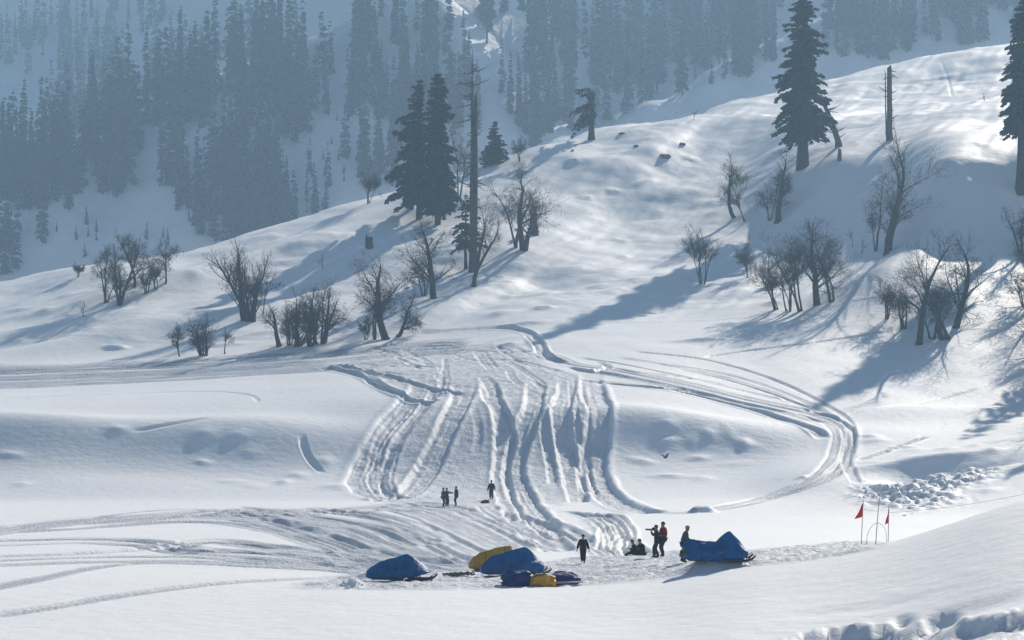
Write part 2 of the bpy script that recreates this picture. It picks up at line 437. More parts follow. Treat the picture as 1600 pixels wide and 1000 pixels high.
lane([(1020, 566), (1130, 584), (1220, 612), (1296, 646)], 1.2, .14, 2, .08, .5, .05)
lane([(960, 558), (1050, 572), (1150, 596), (1240, 626), (1300, 652)], 1.6, .10, 3, .1, .5, .05)
lane([(1050, 575), (1130, 592), (1220, 620), (1290, 648)], 1.0, .12, 2, .08, .5, .05)
lane([(940, 570), (1000, 582), (1090, 592), (1150, 607)], .8, .10, 2, .06, .4, .05)
lane([(880, 572), (925, 580), (950, 572), (930, 564)], 1.4, .2, 3, .1, .6, .1)
lane([(1098, 558), (1170, 548), (1260, 537), (1330, 527), (1395, 519)], .9, .30, 1, .04, .6, .08)
lane([(1318, 652), (1390, 640), (1460, 626), (1530, 606)], .7, .2, 1, .04, .5, .06)
lane([(1340, 720), (1400, 700), (1450, 682)], 1.2, .4, 1, .05, .3, .12)
# braided snowmobile lanes on the lower left
_l1 = [(-40, 832), (100, 814), (240, 804), (360, 797), (480, 797), (600, 791), (690, 790)]
_l2 = [(-40, 826), (140, 816), (280, 806), (400, 812), (500, 838), (570, 862), (650, 876), (730, 886)]
_l3 = [(-40, 846), (120, 842), (230, 846), (310, 858), (420, 864), (520, 872), (600, 884)]
_l4 = [(-40, 870), (100, 866), (240, 856), (340, 848), (430, 858), (520, 868), (580, 880)]
_l5 = [(-40, 884), (140, 878), (300, 878), (420, 884), (540, 890), (600, 896)]
_l6 = [(360, 796), (450, 806), (560, 824), (640, 852), (700, 874), (760, 886)]
_l7 = [(470, 797), (560, 806), (620, 820), (680, 846), (730, 868)]
_l8 = [(560, 790), (640, 800), (700, 822), (760, 850), (800, 864)]
for P, wd, dp in [(_l1, 3.4, .3), (off(_l1, 0, 6), 2.4, .24), (_l2, 4.2, .34), (off(_l2, -6, 9), 3.0, .3), (off(_l2, 0, -6)[3:], 2.0, .24), (_l3, 2.6, .36), (off(_l3, 0, 7), 2.6, .26), (_l4, 2.4, .28), (_l5, 3.2, .38), (off(_l5, 0, -7), 2.2, .25),
                  (_l6, 2.4, .32), (off(_l6, -20, 6), 1.8, .26), (off(_l6, 14, -5), 1.4, .2), (_l7, 1.8, .28), (off(_l7, 24, -3), 1.6, .22), (_l8, 2.6, .26), (off(_l8, 30, -4), 2.0, .2), (off(_l8, 70, -6), 2.2, .16)]:
    lane(P, wd, dp * .75, max(3, int(wd / .6)), .14, 1.0, .10)
_rl2 = random.Random(4)
for k in range(26):
    B = _rl2.choice([_l1, _l2, _l3, _l4, _l5, _l6, _l7]); i = _rl2.randrange(0, max(1, len(B) - 3)); dv = _rl2.uniform(-9, 9)
    lane([(u, v + dv + _rl2.uniform(-2, 2)) for u, v in B[i:i + 4]], _rl2.uniform(.6, 1.2), _rl2.uniform(.12, .25), 2, .06, .9, .07)
lane([(-40, 925), (60, 904), (130, 890), (190, 882), (280, 880)], 1.1, .25, 2, .1, .8, .12)
lane([(-40, 966), (90, 946), (200, 928), (320, 913), (440, 905), (545, 902)], 1.1, .28, 2, .1, .8, .12)
for k in range(5):
    lane([(870 + 14 * k, 798 + 2 * k), (915 + 12 * k, 806), (945 + 8 * k, 826), (948 + 9 * k, 850), (975 + 8 * k, 868)], 1.3, .2, 3, .12, .65, .14)
lane([(800, 800), (850, 815), (900, 838), (945, 866)], 2.2, .25, 5, .14, .7, .2)
lane([(760, 790), (800, 812), (850, 840), (880, 862)], 2.6, .2, 5, .14, .7, .12)
lane([(1340, 755), (1390, 775), (1440, 772)], 2.0, .3, 4, .12, .5, .25)
lane([(0, 622), (120, 618), (260, 613), (340, 612), (392, 618), (404, 630)], .6, .10, 1, .03, .25, .02)
lane([(200, 692), (280, 678), (340, 664)], .8, .18, 1, .04, .3, .05)
lane([(470, 690), (476, 708), (488, 726), (508, 742)], .9, .22, 1, .06, .2, .12)
lane([(825, 386), (900, 374), (990, 378), (1100, 384)], .8, .28, 1, .04, .2, .1)
lane([(1470, 95), (1482, 125), (1488, 152)], .7, .10, 1, .03, .1, .03)
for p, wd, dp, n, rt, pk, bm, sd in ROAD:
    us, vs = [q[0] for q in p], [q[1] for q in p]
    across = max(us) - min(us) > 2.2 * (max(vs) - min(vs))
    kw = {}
    if across and sum(vs) / len(vs) > 780:            # seen at a flat angle: broad soft ruts, their shade painted as darker colour
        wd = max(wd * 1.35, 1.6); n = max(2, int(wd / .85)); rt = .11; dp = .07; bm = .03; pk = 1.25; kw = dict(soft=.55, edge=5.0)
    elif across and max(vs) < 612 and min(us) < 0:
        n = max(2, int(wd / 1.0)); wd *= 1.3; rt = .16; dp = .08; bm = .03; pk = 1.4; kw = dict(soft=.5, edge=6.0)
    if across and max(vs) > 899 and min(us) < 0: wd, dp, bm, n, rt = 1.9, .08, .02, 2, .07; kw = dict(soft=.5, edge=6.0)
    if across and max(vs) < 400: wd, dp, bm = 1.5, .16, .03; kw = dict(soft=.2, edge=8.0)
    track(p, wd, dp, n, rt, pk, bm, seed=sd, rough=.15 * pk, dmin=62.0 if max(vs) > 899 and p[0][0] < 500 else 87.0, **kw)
# rubble of shovelled snow on the right
def rubble(pts, amp, val):
    W = [hit(u, v, A=Z0) for u, v in pts]
    for i, P in enumerate(W):
        R = 5.0
        s = window(P.x - R, P.x + R, P.y - 3 * R, P.y + 3 * R)
        g = np.exp(-(((X[s] - P.x) / 2.6) ** 2 + ((Y[s] - P.y) / 3.2) ** 2))
        n = np.abs(fbm(X[s] / 1.7 + i, Y[s] / 1.9, 3)) * 2
        Z[s] += amp * g * (n - .25) * .6
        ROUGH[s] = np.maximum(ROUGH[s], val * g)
rubble([(1375, 770), (1400, 778), (1410, 762), (1430, 772), (1440, 755), (1460, 762), (1475, 748), (1495, 752), (1510, 742), (1525, 738), (1450, 780), (1420, 786)], .9, .8)
gbump(1440, 742, 4.0, 3.0, -1.0); gbump(1500, 728, 6, 2.2, -1.3); gbump(1455, 722, 7, 1.2, .8, 5)
gbump(554, 913, .34, .3, .25, 20, 4); gbump(544, 914, .4, .3, .2, 0, 4); gbump(575, 904, .9, .5, .25, 0, 3); gbump(1096, 800, 1.1, .8, .6, 0, 4)
# foreground: shovelled trench edge and a few foot holes
def near_xy(u, v): return hit(u, v, 45.0)
TR = [near_xy(u, v) for u, v in [(1180, 1012), (1290, 988), (1380, 978), (1450, 970), (1540, 965), (1640, 955), (1720, 950)]]
Wt = smooth_line([(p.x, p.y) for p in TR], 10)
s = window(4, 34, 50, 76)
D = np.full(X[s].shape, 1e9)
for i in range(len(Wt) - 1):
    a, b = Wt[i], Wt[i + 1]; ab = b - a; l2 = (ab ** 2).sum()
    px, py = X[s] - a[0], Y[s] - a[1]; t = np.clip((px * ab[0] + py * ab[1]) / l2, 0, 1)
    ex, ey = px - t * ab[0], py - t * ab[1]; dd = np.hypot(ex, ey) * np.sign(ab[0] * ey - ab[1] * ex)
    D = np.where(np.abs(dd) < np.abs(D), dd, D)
jag = .45 * fbm(X[s] / .8, Y[s] / .8, 3)
inside = sstep(0, -.7, D + jag) * (D > -50)
inside = inside * sstep(8.0, 10.5, X[s] + .8 * fbm(X[s] / 2, Y[s] / 2, 2))
Z[s] += -.4 * inside * (1 - .8 * sstep(-2.2, -4.5, D)) + .16 * np.exp(-((D - .15) / .35) ** 2) * np.abs(fbm(X[s] / .5, Y[s] / .5, 2)) * 2 * sstep(8, 10.5, X[s])
Z[s] += inside * .25 * fbm(X[s] / .6, Y[s] / .5, 3)
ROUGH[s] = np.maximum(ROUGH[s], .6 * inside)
for (u, v, r) in [(1411, 967, .38), (1475, 962, .5), (1450, 973, .2)]:
    P = near_xy(u, v); s = window(P.x - 3, P.x + 3, P.y - 3, P.y + 3)
    Z[s] -= .5 * r * 2 * np.exp(-(((X[s] - P.x) / r) ** 2 + ((Y[s] - P.y) / (r * 1.3)) ** 2) ** 1.4)
for (u, v) in [(1500, 955), (1540, 952), (1390, 945), (1560, 940), (1300, 955)]:
    P = near_xy(u, v); s = window(P.x - 6, P.x + 6, P.y - 6, P.y + 6)
    Z[s] -= .10 * np.exp(-(((X[s] - P.x) / 1.6) ** 2 + ((Y[s] - P.y) / .5) ** 2))
# crumbly relief where the snow is broken up
Z += ROUGH * (0.13 * fbm(X / 1.3, Y / 1.3 + 50, 3) + .09 * fbm(X / .42, Y / .45, 2))

# ---- snow material
def snow_mat():
    m = bpy.data.materials.new('snow'); m.use_nodes = True
    t = m.node_tree; b = t.nodes['Principled BSDF']; L = t.links.new
    at = t.nodes.new('ShaderNodeAttribute'); at.attribute_name = 'packed'  # this value carries painted rut shade as well as packed snow grey
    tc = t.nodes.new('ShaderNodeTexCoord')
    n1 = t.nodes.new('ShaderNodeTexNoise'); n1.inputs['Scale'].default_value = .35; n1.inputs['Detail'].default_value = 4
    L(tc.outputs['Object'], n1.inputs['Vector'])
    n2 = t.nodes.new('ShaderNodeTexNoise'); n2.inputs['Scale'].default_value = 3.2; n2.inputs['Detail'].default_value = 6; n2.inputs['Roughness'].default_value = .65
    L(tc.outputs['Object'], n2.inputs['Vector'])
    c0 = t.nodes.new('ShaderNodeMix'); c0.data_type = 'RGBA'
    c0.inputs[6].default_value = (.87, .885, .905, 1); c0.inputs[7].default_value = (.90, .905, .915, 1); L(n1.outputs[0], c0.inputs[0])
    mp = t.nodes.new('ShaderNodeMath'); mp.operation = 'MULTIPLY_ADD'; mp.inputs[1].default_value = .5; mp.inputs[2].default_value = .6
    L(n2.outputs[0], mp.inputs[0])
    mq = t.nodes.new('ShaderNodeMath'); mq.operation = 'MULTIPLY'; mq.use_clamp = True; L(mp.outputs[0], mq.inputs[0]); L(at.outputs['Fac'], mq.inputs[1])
    c1 = t.nodes.new('ShaderNodeMix'); c1.data_type = 'RGBA'; L(mq.outputs[0], c1.inputs[0]); L(c0.outputs[2], c1.inputs[6]); c1.inputs[7].default_value = (.43, .46, .52, 1)  # darker than packed snow alone: shade of ruts is put into the colour
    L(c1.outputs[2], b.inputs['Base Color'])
    b.inputs['Roughness'].default_value = .62
    b.inputs['Specular IOR Level'].default_value = .22
    # fine relief: wind crust everywhere, crumbs on packed snow
    n3 = t.nodes.new('ShaderNodeTexNoise'); n3.inputs['Scale'].default_value = 1.1; n3.inputs['Detail'].default_value = 7; n3.inputs['Roughness'].default_value = .6
    mpv = t.nodes.new('ShaderNodeMapping'); mpv.inputs['Rotation'].default_value = (0, 0, .5); mpv.inputs['Scale'].default_value = (.8, 1.15, 1)
    L(tc.outputs['Object'], mpv.inputs[0]); L(mpv.outputs[0], n3.inputs['Vector'])
    b1 = t.nodes.new('ShaderNodeBump'); b1.inputs['Distance'].default_value = .085; b1.inputs['Strength'].default_value = 1.0; L(n3.outputs[0], b1.inputs['Height'])
    n4 = t.nodes.new('ShaderNodeTexNoise'); n4.inputs['Scale'].default_value = 4.5; n4.inputs['Detail'].default_value = 4; L(tc.outputs['Object'], n4.inputs['Vector'])
    hm = t.nodes.new('ShaderNodeMath'); hm.operation = 'MULTIPLY'; L(n4.outputs[0], hm.inputs[0]); L(at.outputs['Fac'], hm.inputs[1])
    b2 = t.nodes.new('ShaderNodeBump'); b2.inputs['Distance'].default_value = .16; b2.inputs['Strength'].default_value = 1.0; L(hm.outputs[0], b2.inputs['Height']); L(b1.outputs[0], b2.inputs['Normal'])
    L(b2.outputs[0], b.inputs['Normal'])
    return m
SNOW = snow_mat()
idx = np.arange(NR * NC).reshape(NR, NC)
Q4 = np.stack([idx[:-1, :-1], idx[:-1, 1:], idx[1:, 1:], idx[1:, :-1]], -1).reshape(-1, 4)
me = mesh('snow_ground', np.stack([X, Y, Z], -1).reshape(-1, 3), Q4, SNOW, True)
at = me.attributes.new('packed', 'FLOAT', 'POINT'); at.data.foreach_set('value', np.clip(np.maximum(PACK_SHADE, .5 * ROUGH), 0, 1).astype(np.float32).ravel())
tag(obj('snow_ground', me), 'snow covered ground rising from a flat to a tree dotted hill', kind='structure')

# broken blocks of shovelled snow, too many and too small to count
rb = random.Random(9); bmr = bmesh.new()
def block(P, r):
    g = bmesh.ops.create_icosphere(bmr, subdivisions=1, radius=1)
    q = Quaternion((rb.gauss(0, 1), rb.gauss(0, 1), rb.gauss(0, 1), rb.gauss(0, 1))).normalized(); sx, sy, sz = [r * rb.uniform(.6, 1.4) for _ in range(3)]
    for v in g['verts']:
        c = Vector([math.copysign(min(abs(a), .62), a) for a in v.co]) * rb.uniform(.85, 1.15)
        v.co = P + q @ Vector((c.x * sx, c.y * sy, c.z * sz))
RB = [(1375, 770), (1400, 780), (1410, 764), (1430, 774), (1440, 757), (1460, 764), (1475, 750), (1495, 754), (1510, 744), (1525, 739), (1450, 782), (1420, 786), (1385, 778), (1480, 765), (1355, 764)]
for k in range(300):
    u, v = rb.choice(RB); P = hit(u + rb.gauss(0, 17), v + rb.gauss(0, 6)); r = min(.8, .05 + rb.expovariate(9)); block(P + Vector((0, 0, -r * .5)), r)
for k in range(26):
    P = hit(552 + rb.gauss(0, 8), 913 + rb.gauss(0, 2), 85.5); r = .06 + abs(rb.gauss(0, .12)); block(P + Vector((0, 0, r * .2)), r)
mr = bpy.data.meshes.new('snow_rubble'); bmr.to_mesh(mr); bmr.free(); mr.materials.append(SNOW)
tag(obj('snow_rubble', mr), 'broken blocks of shovelled snow strewn on the ground', kind='stuff')
# ================================================================== far mountainside behind the hill
SPURS = [  # crest points of the spurs in front of the main slope: (u, v, distance)
 [(640, -50, 800), (540, 32, 785), (470, 72, 775), (385, 100, 765), (300, 158, 755), (140, 215, 745), (0, 262, 735), (-300, 330, 720)],
 [(1620, -110, 860), (1420, -30, 830), (1300, 32, 800), (1180, 78, 780), (1085, 132, 760), (1012, 160, 745), (930, 220, 730), (840, 300, 715)],
]
def mountain_z(x, y):
    x = np.asarray(x, float); y = np.asarray(y, float)
    y0 = 660 + 190 * sstep(20, -260, x) - 40 * sstep(150, 420, x)
    yw = y - y0 + 26 * fbm(x / 120 + 2, y / 200, 3)
    z = -8 + .86 * yw + 7 * fbm(x / 45, y / 60, 4) + 1.6 * fbm(x / 12, y / 14 + 7, 3)
    z = 330 - np.where(z > 260, 70 * np.exp(-(z - 260) / 70), 330 - z)      # rounds off into the ridge
    for S in SPURS:
        P = [((u - U0) * d / F, d, zof(d, v)) for u, v, d in S]
        best = np.full(x.shape, -1e9)
        for a, b in zip(P[:-1], P[1:]):
            ax, ay, az = a; bx, by, bz = b
            vx, vy = bx - ax, by - ay; l2 = vx * vx + vy * vy
            t = np.clip(((x - ax) * vx + (y - ay) * vy) / l2, 0, 1)
            ex, ey = x - ax - t * vx, y - ay - t * vy
            dist = np.hypot(ex, ey); side = np.where(ey < 0, .92, .55)
            h = az + (bz - az) * t - side * (np.sqrt(dist ** 2 + 9) - 3)
            best = np.maximum(best, h)
        best = best + 5 * fbm(x / 30 + 9, y / 40, 4) * sstep(0, 30, 30)
        k = 6.0
        z = np.maximum(z, best) + k * .25 * np.clip(1 - np.abs(z - best) / k, 0, None) ** 2
    return z
gx = np.arange(-620, 760, 4.0); gy = np.arange(560, 1400, 4.0)
MX, MY = np.meshgrid(gx, gy)
MZ = mountain_z(MX, MY)
def mz(x, y):
    c = np.interp(x, gx, np.arange(len(gx))); r = np.interp(y, gy, np.arange(len(gy)))
    c0 = int(min(c, len(gx) - 2)); r0 = int(min(r, len(gy) - 2)); fc = c - c0; fr = r - r0
    return float((MZ[r0, c0] * (1 - fc) + MZ[r0, c0 + 1] * fc) * (1 - fr) + (MZ[r0 + 1, c0] * (1 - fc) + MZ[r0 + 1, c0 + 1] * fc) * fr)
def mhit(u, v):
    for d in np.arange(575, 1380, 2.0):
        x = (u - U0) * d / F
        if abs(x) > 600: return None
        if mz(x, d) >= zof(d, v):
            return Vector((x, d, mz(x, d)))
    return None
MSNOW = node_mat('mountain_snow', (.82, .83, .86), .7, .15, noise=.05, color2=(.74, .76, .79), bump=.8, bscale=.25)
ni = np.arange(MX.size).reshape(MX.shape)
mq = np.stack([ni[:-1, :-1], ni[:-1, 1:], ni[1:, 1:], ni[1:, :-1]], -1).reshape(-1, 4)
tag(obj('mountain', mesh('mountain', np.stack([MX, MY, MZ], -1).reshape(-1, 3), mq, MSNOW, True)), 'steep shaded snowy mountainside behind the hill', kind='structure')

# ---- the haze in the valley air
hz = bpy.data.materials.new('haze'); hz.use_nodes = True
t = hz.node_tree; t.nodes.clear()
o_ = t.nodes.new('ShaderNodeOutputMaterial'); pv = t.nodes.new('ShaderNodeVolumePrincipled')
pv.inputs['Color'].default_value = (.46, .71, .98, 1)
pv.inputs['Density'].default_value = .00050
pv.inputs['Anisotropy'].default_value = .25
t.links.new(pv.outputs[0], o_.inputs['Volume'])
zlo = min(float(Z.min()), float(MZ.min())) - 1.5
zhi = max(float(Z.max()), float(MZ.max())) + 45
bx = [(x, y, z) for z in (zlo, zhi) for y in (-75, 1420) for x in (-640, 780)]
tag(obj('haze', mesh('haze', bx, [(0, 2, 3, 1), (4, 5, 7, 6), (0, 1, 5, 4), (2, 6, 7, 3), (0, 4, 6, 2), (1, 3, 7, 5)], hz)), kind='stuff')
# ================================================================== trees
BARK = node_mat('bark', (.032, .027, .024), .9, .1, noise=3.0, color2=(.06, .053, .047), bump=.03, bscale=14)
TWIG = node_mat('twig', (.032, .026, .022), .9, .1, noise=1.2, color2=(.055, .045, .038))
DEADW = node_mat('dead_wood', (.055, .048, .043), .85, .1, noise=2.0, color2=(.11, .098, .088), bump=.03, bscale=10)
NEEDLE = node_mat('needles', (.020, .034, .022), .75, .15, noise=.7, color2=(.045, .062, .034))
NEEDLEF = node_mat('needles_far', (.024, .038, .026), .8, .1, noise=.15, color2=(.045, .058, .038))

class Tubes:
    def __init__(s): s.V = []; s.F = []
    def tube(s, P, R, n=5, cap=True):
        base = len(s.V); k = len(P)
        for i, p in enumerate(P):
            p = Vector(p)
            t = (Vector(P[min(i + 1, k - 1)]) - Vector(P[max(i - 1, 0)]))
            if t.length < 1e-6: t = Vector((0, 0, 1))
            t.normalize()
            a = t.cross(Vector((.31, .95, .07)));
            if a.length < .1: a = t.cross(Vector((1, 0, 0)))
            a.normalize(); b = t.cross(a)
            for j in range(n):
                q = 2 * math.pi * j / n
                w = p + (a * math.cos(q) + b * math.sin(q)) * R[i]
                s.V.append((w.x, w.y, w.z))
        for i in range(k - 1):
            for j in range(n):
                j2 = (j + 1) % n
                s.F.append((base + i * n + j, base + i * n + j2, base + (i + 1) * n + j2, base + (i + 1) * n + j))
        if cap:
            s.F.append(tuple(base + (k - 1) * n + j for j in range(n)))
            s.F.append(tuple(base + j for j in reversed(range(n))))
    def mesh(s, name, mat, smooth=True): return mesh(name, s.V, s.F, mat, smooth)

def rvec(r, spread):
    return Vector((r.gauss(0, spread), r.gauss(0, spread), r.gauss(0, spread)))

def bare_tree(seed, height=10.0, stems=1, lean=0.0, thick=0.30, spread=0.5, twigs=1.0, fork=0.45, crooked=.10, up=.35, maxl=4, stub=0.0):
    """returns (wood mesh, twig mesh) of a leafless tree, base at the origin"""
    r = random.Random(seed)
    W, T = Tubes(), Tubes(); fine = []
    def grow(p, d, length, rad, lvl):
        n = 5 if lvl < 2 else (3 if lvl == 2 else 2)
        P = [p.copy()]; R = [rad]; d = d.normalized()
        step = length / n
        end = .55 if lvl == 0 else .35
        if lvl >= maxl - 1: end = .25
        for i in range(n):
            d = (d + rvec(r, crooked * (1 + .35 * lvl)) + Vector((0, 0, up * .07 * (lvl > 0)))).normalized()
            P.append(P[-1] + d * step); R.append(rad * (1 - (1 - end) * (i + 1) / n))
        tgt = W if lvl <= 1 else T
        if lvl >= 3: fine.append(([P[0], P[-1]] if lvl == maxl else [P[0], P[1], P[-1]], [R[0], R[-1]] if lvl == maxl else [R[0], R[1], R[-1]]))
        else: tgt.tube(P, R, 7 if lvl == 0 else (5 if lvl == 1 else 3), cap=lvl < 2)
        if lvl >= maxl: return
        nb = {0: r.randint(5, 8), 1: r.randint(6, 9), 2: r.randint(7, 10), 3: r.randint(4, 6)}.get(lvl, 3)
        if lvl >= 2: nb = max(1, int(nb * twigs * 1.2 + r.random()))
        for b in range(nb):
            t = r.uniform(fork, 1.0) if lvl == 0 else r.uniform(.22, 1.0)
            f = t * n; i = min(int(f), n - 1); q = P[i].lerp(P[i + 1], f - i); rr = R[i] + (R[i + 1] - R[i]) * (f - i)
            ax = (P[i + 1] - P[i]).normalized()
            side = rvec(r, 1); side = (side - ax * side.dot(ax)).normalized()
            ang = r.uniform(.4, 1.1) * (spread / .5) ** .6
            nd = (ax * math.cos(ang) + side * math.sin(ang) + Vector((0, 0, up * .22))).normalized()
            ln = length * r.uniform(.40, .72) * (1.15 - .45 * t if lvl == 0 else 1)
            if lvl == 0 and r.random() < stub: 
                W.tube([q, q + nd * ln * .12, q + nd * ln * .2 + rvec(r, .1)], [rr * .5, rr * .42, rr * .2], 5)
                continue
            grow(q, nd, ln, max(rr * r.uniform(.36, .52), .013), lvl + 1)
        if lvl <= 2:   # leader
            grow(P[-1], d, length * .5, R[-1], lvl + 1)
    for s in range(stems):
        a = r.uniform(0, 6.28); o = Vector((math.cos(a), math.sin(a), 0)) * (0 if stems == 1 else r.uniform(.1, .35) * (1 + .12 * stems) * thick / .2)
        d = Vector((lean + (.15 * math.cos(a) if stems > 1 else 0), .15 * math.sin(a) if stems > 1 else r.uniform(-.08, .08), 1))
        hs = height * (1 if s == 0 else r.uniform(.55, .98))
        th = 1.15 * thick * (1 if stems == 1 else r.uniform(.55, 1))
        o.z = -.35
        W.tube([o - Vector((0, 0, .1)), o + Vector((0, 0, .5)) + d * .1], [th * 1.45, th * 1.02], 7)
        grow(o + Vector((0, 0, .1)), d, hs * .52, th, 0)
    cap_n = 1700 if stems == 1 else 2200                      # keep the finest twigs to a budget
    k_ = 1.0
    if len(fine) > cap_n: k_ = min(1.5, (len(fine) / cap_n) ** .3); fine = r.sample(fine, cap_n)
    for P, R in fine: T.tube(P, [q * k_ for q in R], 3, cap=False)
    return W.mesh('trunk', BARK), T.mesh('twigs', TWIG)

def norm_height(meshes, h):
    """scale the meshes so that the tree is h tall above its base"""
    mx = max(v.co.z for m in meshes for v in m.vertices)
    k = h / mx
    for m in meshes:
        n = len(m.vertices); c = np.empty(n * 3, np.float32); m.vertices.foreach_get('co', c); c *= k; m.vertices.foreach_set('co', c); m.update()

def conifer(seed, height, rad, base=.12, tiers=34, per=6, cards=34, card=.55, droop=.25, irregular=.25, onesided=None, top=1.0, trunk_r=.45, name='crown', nmat=None, bmat=None, taper=.8, gaps=0.1):
    """tapered trunk with boughs carrying many small needle sprays"""
    r = random.Random(seed)
    W = Tubes()
    n = 8
    P = [(r.gauss(0, .04) * i, r.gauss(0, .04) * i, height * top * i / n - (.5 if i == 0 else 0)) for i in range(n + 1)]
    R = [trunk_r * (1.25 if i == 0 else 1) * (1 - .93 * i / n) + .02 for i in range(n + 1)]
    W.tube(P, R, 8)
    V = []; Fc = []
    def at(h):
        f = min(max(h / (height * top) * n, 0), n - 1e-4); i = int(f); a, b = Vector(P[i]), Vector(P[i + 1]); return a.lerp(b, f - i)
    for k in range(tiers):
        t = (k + r.uniform(-.4, .4)) / tiers
        t = min(max(t, 0), 1)
        h = height * (base + (1 - base) * t)
        prof_r = rad * ((1 - t) ** taper * .95 + .025) * (1 if t > .12 else .72 + t * 2.3)
        m = max(3, int(per * (.55 + .45 * (1 - t)) + .5))
        a0 = r.uniform(0, 6.28)
        for j in range(m):
            if r.random() < gaps: continue
            a = a0 + 6.283 * j / m + r.uniform(-.35, .35)
            L = prof_r * r.uniform(1 - irregular * 1.6, 1 + irregular)
            if onesided is not None:
                L *= max(.2, .65 + .5 * math.cos(a - onesided))
            if L < .25: L = .25
            dirh = Vector((math.cos(a), math.sin(a), 0)); o = at(min(h, height * top * .995))
            rise = r.uniform(.05, .30) * (1 if t > .35 else .55)
            dr = droop * r.uniform(.6, 1.5) * (1.25 - .9 * t)
            def bp(s):
                return o + dirh * (L * s) + Vector((0, 0, L * (rise * s - dr * 1.7 * s * s + .25 * dr * s ** 3)))
            if L > 1.2:
                W.tube([bp(0), bp(.4), bp(.8)], [.035 + .016 * L, .03 + .008 * L, .015], 3, cap=False)
            nc = max(4, int(cards * (.3 + .7 * L / rad)))
            for c in range(nc):
                s = r.uniform(.10, 1.04) ** .8
                q = bp(s)
                wid = (.30 + .10 * L) * (1.15 - .65 * s)
                lat = r.gauss(0, wid * .75)
                side = Vector((-dirh.y, dirh.x, 0))
                q = q + side * lat + Vector((0, 0, -abs(r.gauss(0, .16)) * (1 + .3 * L) * .6 - .10 * abs(lat)))
                sz = card * r.uniform(.6, 1.5) * (1.2 - .35 * s) * (.42 + .58 * min(1, L / rad))
                d1 = (dirh * r.uniform(.3, 1.0) + side * (lat / max(wid, .1)) * .8 + Vector((0, 0, -r.uniform(.0, .9)))).normalized()
                up_ = rvec(r, .55) + Vector((0, 0, .8)); d2 = d1.cross(up_)
                if d2.length < .05: continue
                d2.normalize(); d2 = d2 * sz * r.uniform(.30, .55); b = len(V)
                for e in (q - d1 * sz * .35, q + d2, q + d1 * sz * .8, q - d2 * r.uniform(.6, 1)):
                    V.append((e.x, e.y, e.z))
                Fc.append((b, b + 1, b + 2, b + 3))
    return W.mesh('trunk', bmat or BARK), mesh(name, V, np.array(Fc, np.int32), nmat or NEEDLE)

def plant(root_name, parts, P, label, cat, group=None, rz=0.0, tilt=None, s=1.0):
    e = empty(root_name, P, rz, s)
    if tilt: e.rotation_euler = (tilt[0], tilt[1], rz)
    for nm, m in parts: obj(nm, m, None, e)
    tag(e, label, cat, group)
    return e

def px_h(P, px): return px * P.y / F

# ---------------------------------------------------------------- large near conifers
def put_conifer(u, vb, vt, name, label, widthpx, seed, group=None, **kw):
    P = hit(u, vb, 230)
    h = px_h(P, vb - vt); rad = px_h(P, widthpx) / 2
    tr, cr = conifer(seed, h, rad, **kw)
    return plant(name, [('trunk', tr), ('crown', cr)], P + Vector((0, 0, -.1)), label, 'tree', group)
put_conifer(1254, 262, -48, 'fir_tree', 'tall dense dark fir standing beside a leaning bare trunk on the slope', 92, 11, base=.165, tiers=46, per=9, cards=95, card=.80, droop=.26, irregular=.34, trunk_r=1.05, taper=.62, gaps=.12)
put_conifer(1596, 300, -18, 'fir_tree', 'tall fir with a long bare lower trunk above the blue shaded hollow', 66, 12, base=.31, tiers=44, per=8, cards=80, card=.80, droop=.32, irregular=.40, trunk_r=.85, taper=.55, gaps=.18)
put_conifer(655, 342, 122, 'fir_tree', 'broad dense fir, left one of the close pair on the ridge, with a visible trunk', 86, 13, base=.13, tiers=44, per=9, cards=95, card=.85, droop=.2, irregular=.45, trunk_r=.55, taper=.60, onesided=math.pi, gaps=.06)
put_conifer(684, 350, 112, 'fir_tree', 'narrow dense fir of the close pair, next to the tall bare snag', 58, 14, base=.10, tiers=48, per=9, cards=90, card=.80, droop=.25, irregular=.35, trunk_r=.5, taper=.42, gaps=.05)
put_conifer(772, 256, 188, 'fir_tree', 'small pointed fir on the ridge line behind the tall bare snag', 42, 15, base=.06, tiers=24, per=8, cards=46, card=.6, droop=.12, irregular=.3, trunk_r=.3, taper=.75)
put_conifer(728, 420, 300, 'fir_tree', 'shabby low fir with thin foliage behind the forked bare tree', 52, 16, base=.30, tiers=20, per=6, cards=44, card=.55, droop=.3, irregular=.5, trunk_r=.3, taper=.5, gaps=.25)
# far right, just outside the frame: trees whose shade falls across the slope
for k, (u, vb, hh) in enumerate([(1700, 470, 26), (1765, 540, 26)]):
    P = hit(u, vb, 180)
    tr, cr = conifer(60 + k, hh, 3.2, base=.25, tiers=26, per=6, cards=36, card=.7, droop=.3, irregular=.4, trunk_r=.45, taper=.6, gaps=.3)
    plant('fir_tree', [('trunk', tr), ('crown', cr)], P, 'fir on the right hand slope throwing shade over the snow', 'tree', 'firs beside the shaded slope')
_side = bare_tree(77, 14, stems=2, thick=.4, spread=.6, up=.3, fork=.25)
norm_height(_side, 14)
for k, (u, vb, s_) in enumerate([(1630, 470, 1.0), (1660, 520, 1.1), (1685, 560, 1.0), (1655, 600, .9), (1720, 620, 1.1), (1640, 545, .8), (1750, 585, 1.2), (1690, 440, 1.2)]):
    plant('bare_tree', [('trunk', _side[0]), ('twigs', _side[1])], hit(u, vb, 180), 'bare tree on the right hand slope throwing branchy shade over the snow', 'tree', 'bare trees beside the shaded slope', rz=k * 1.3, s=s_)

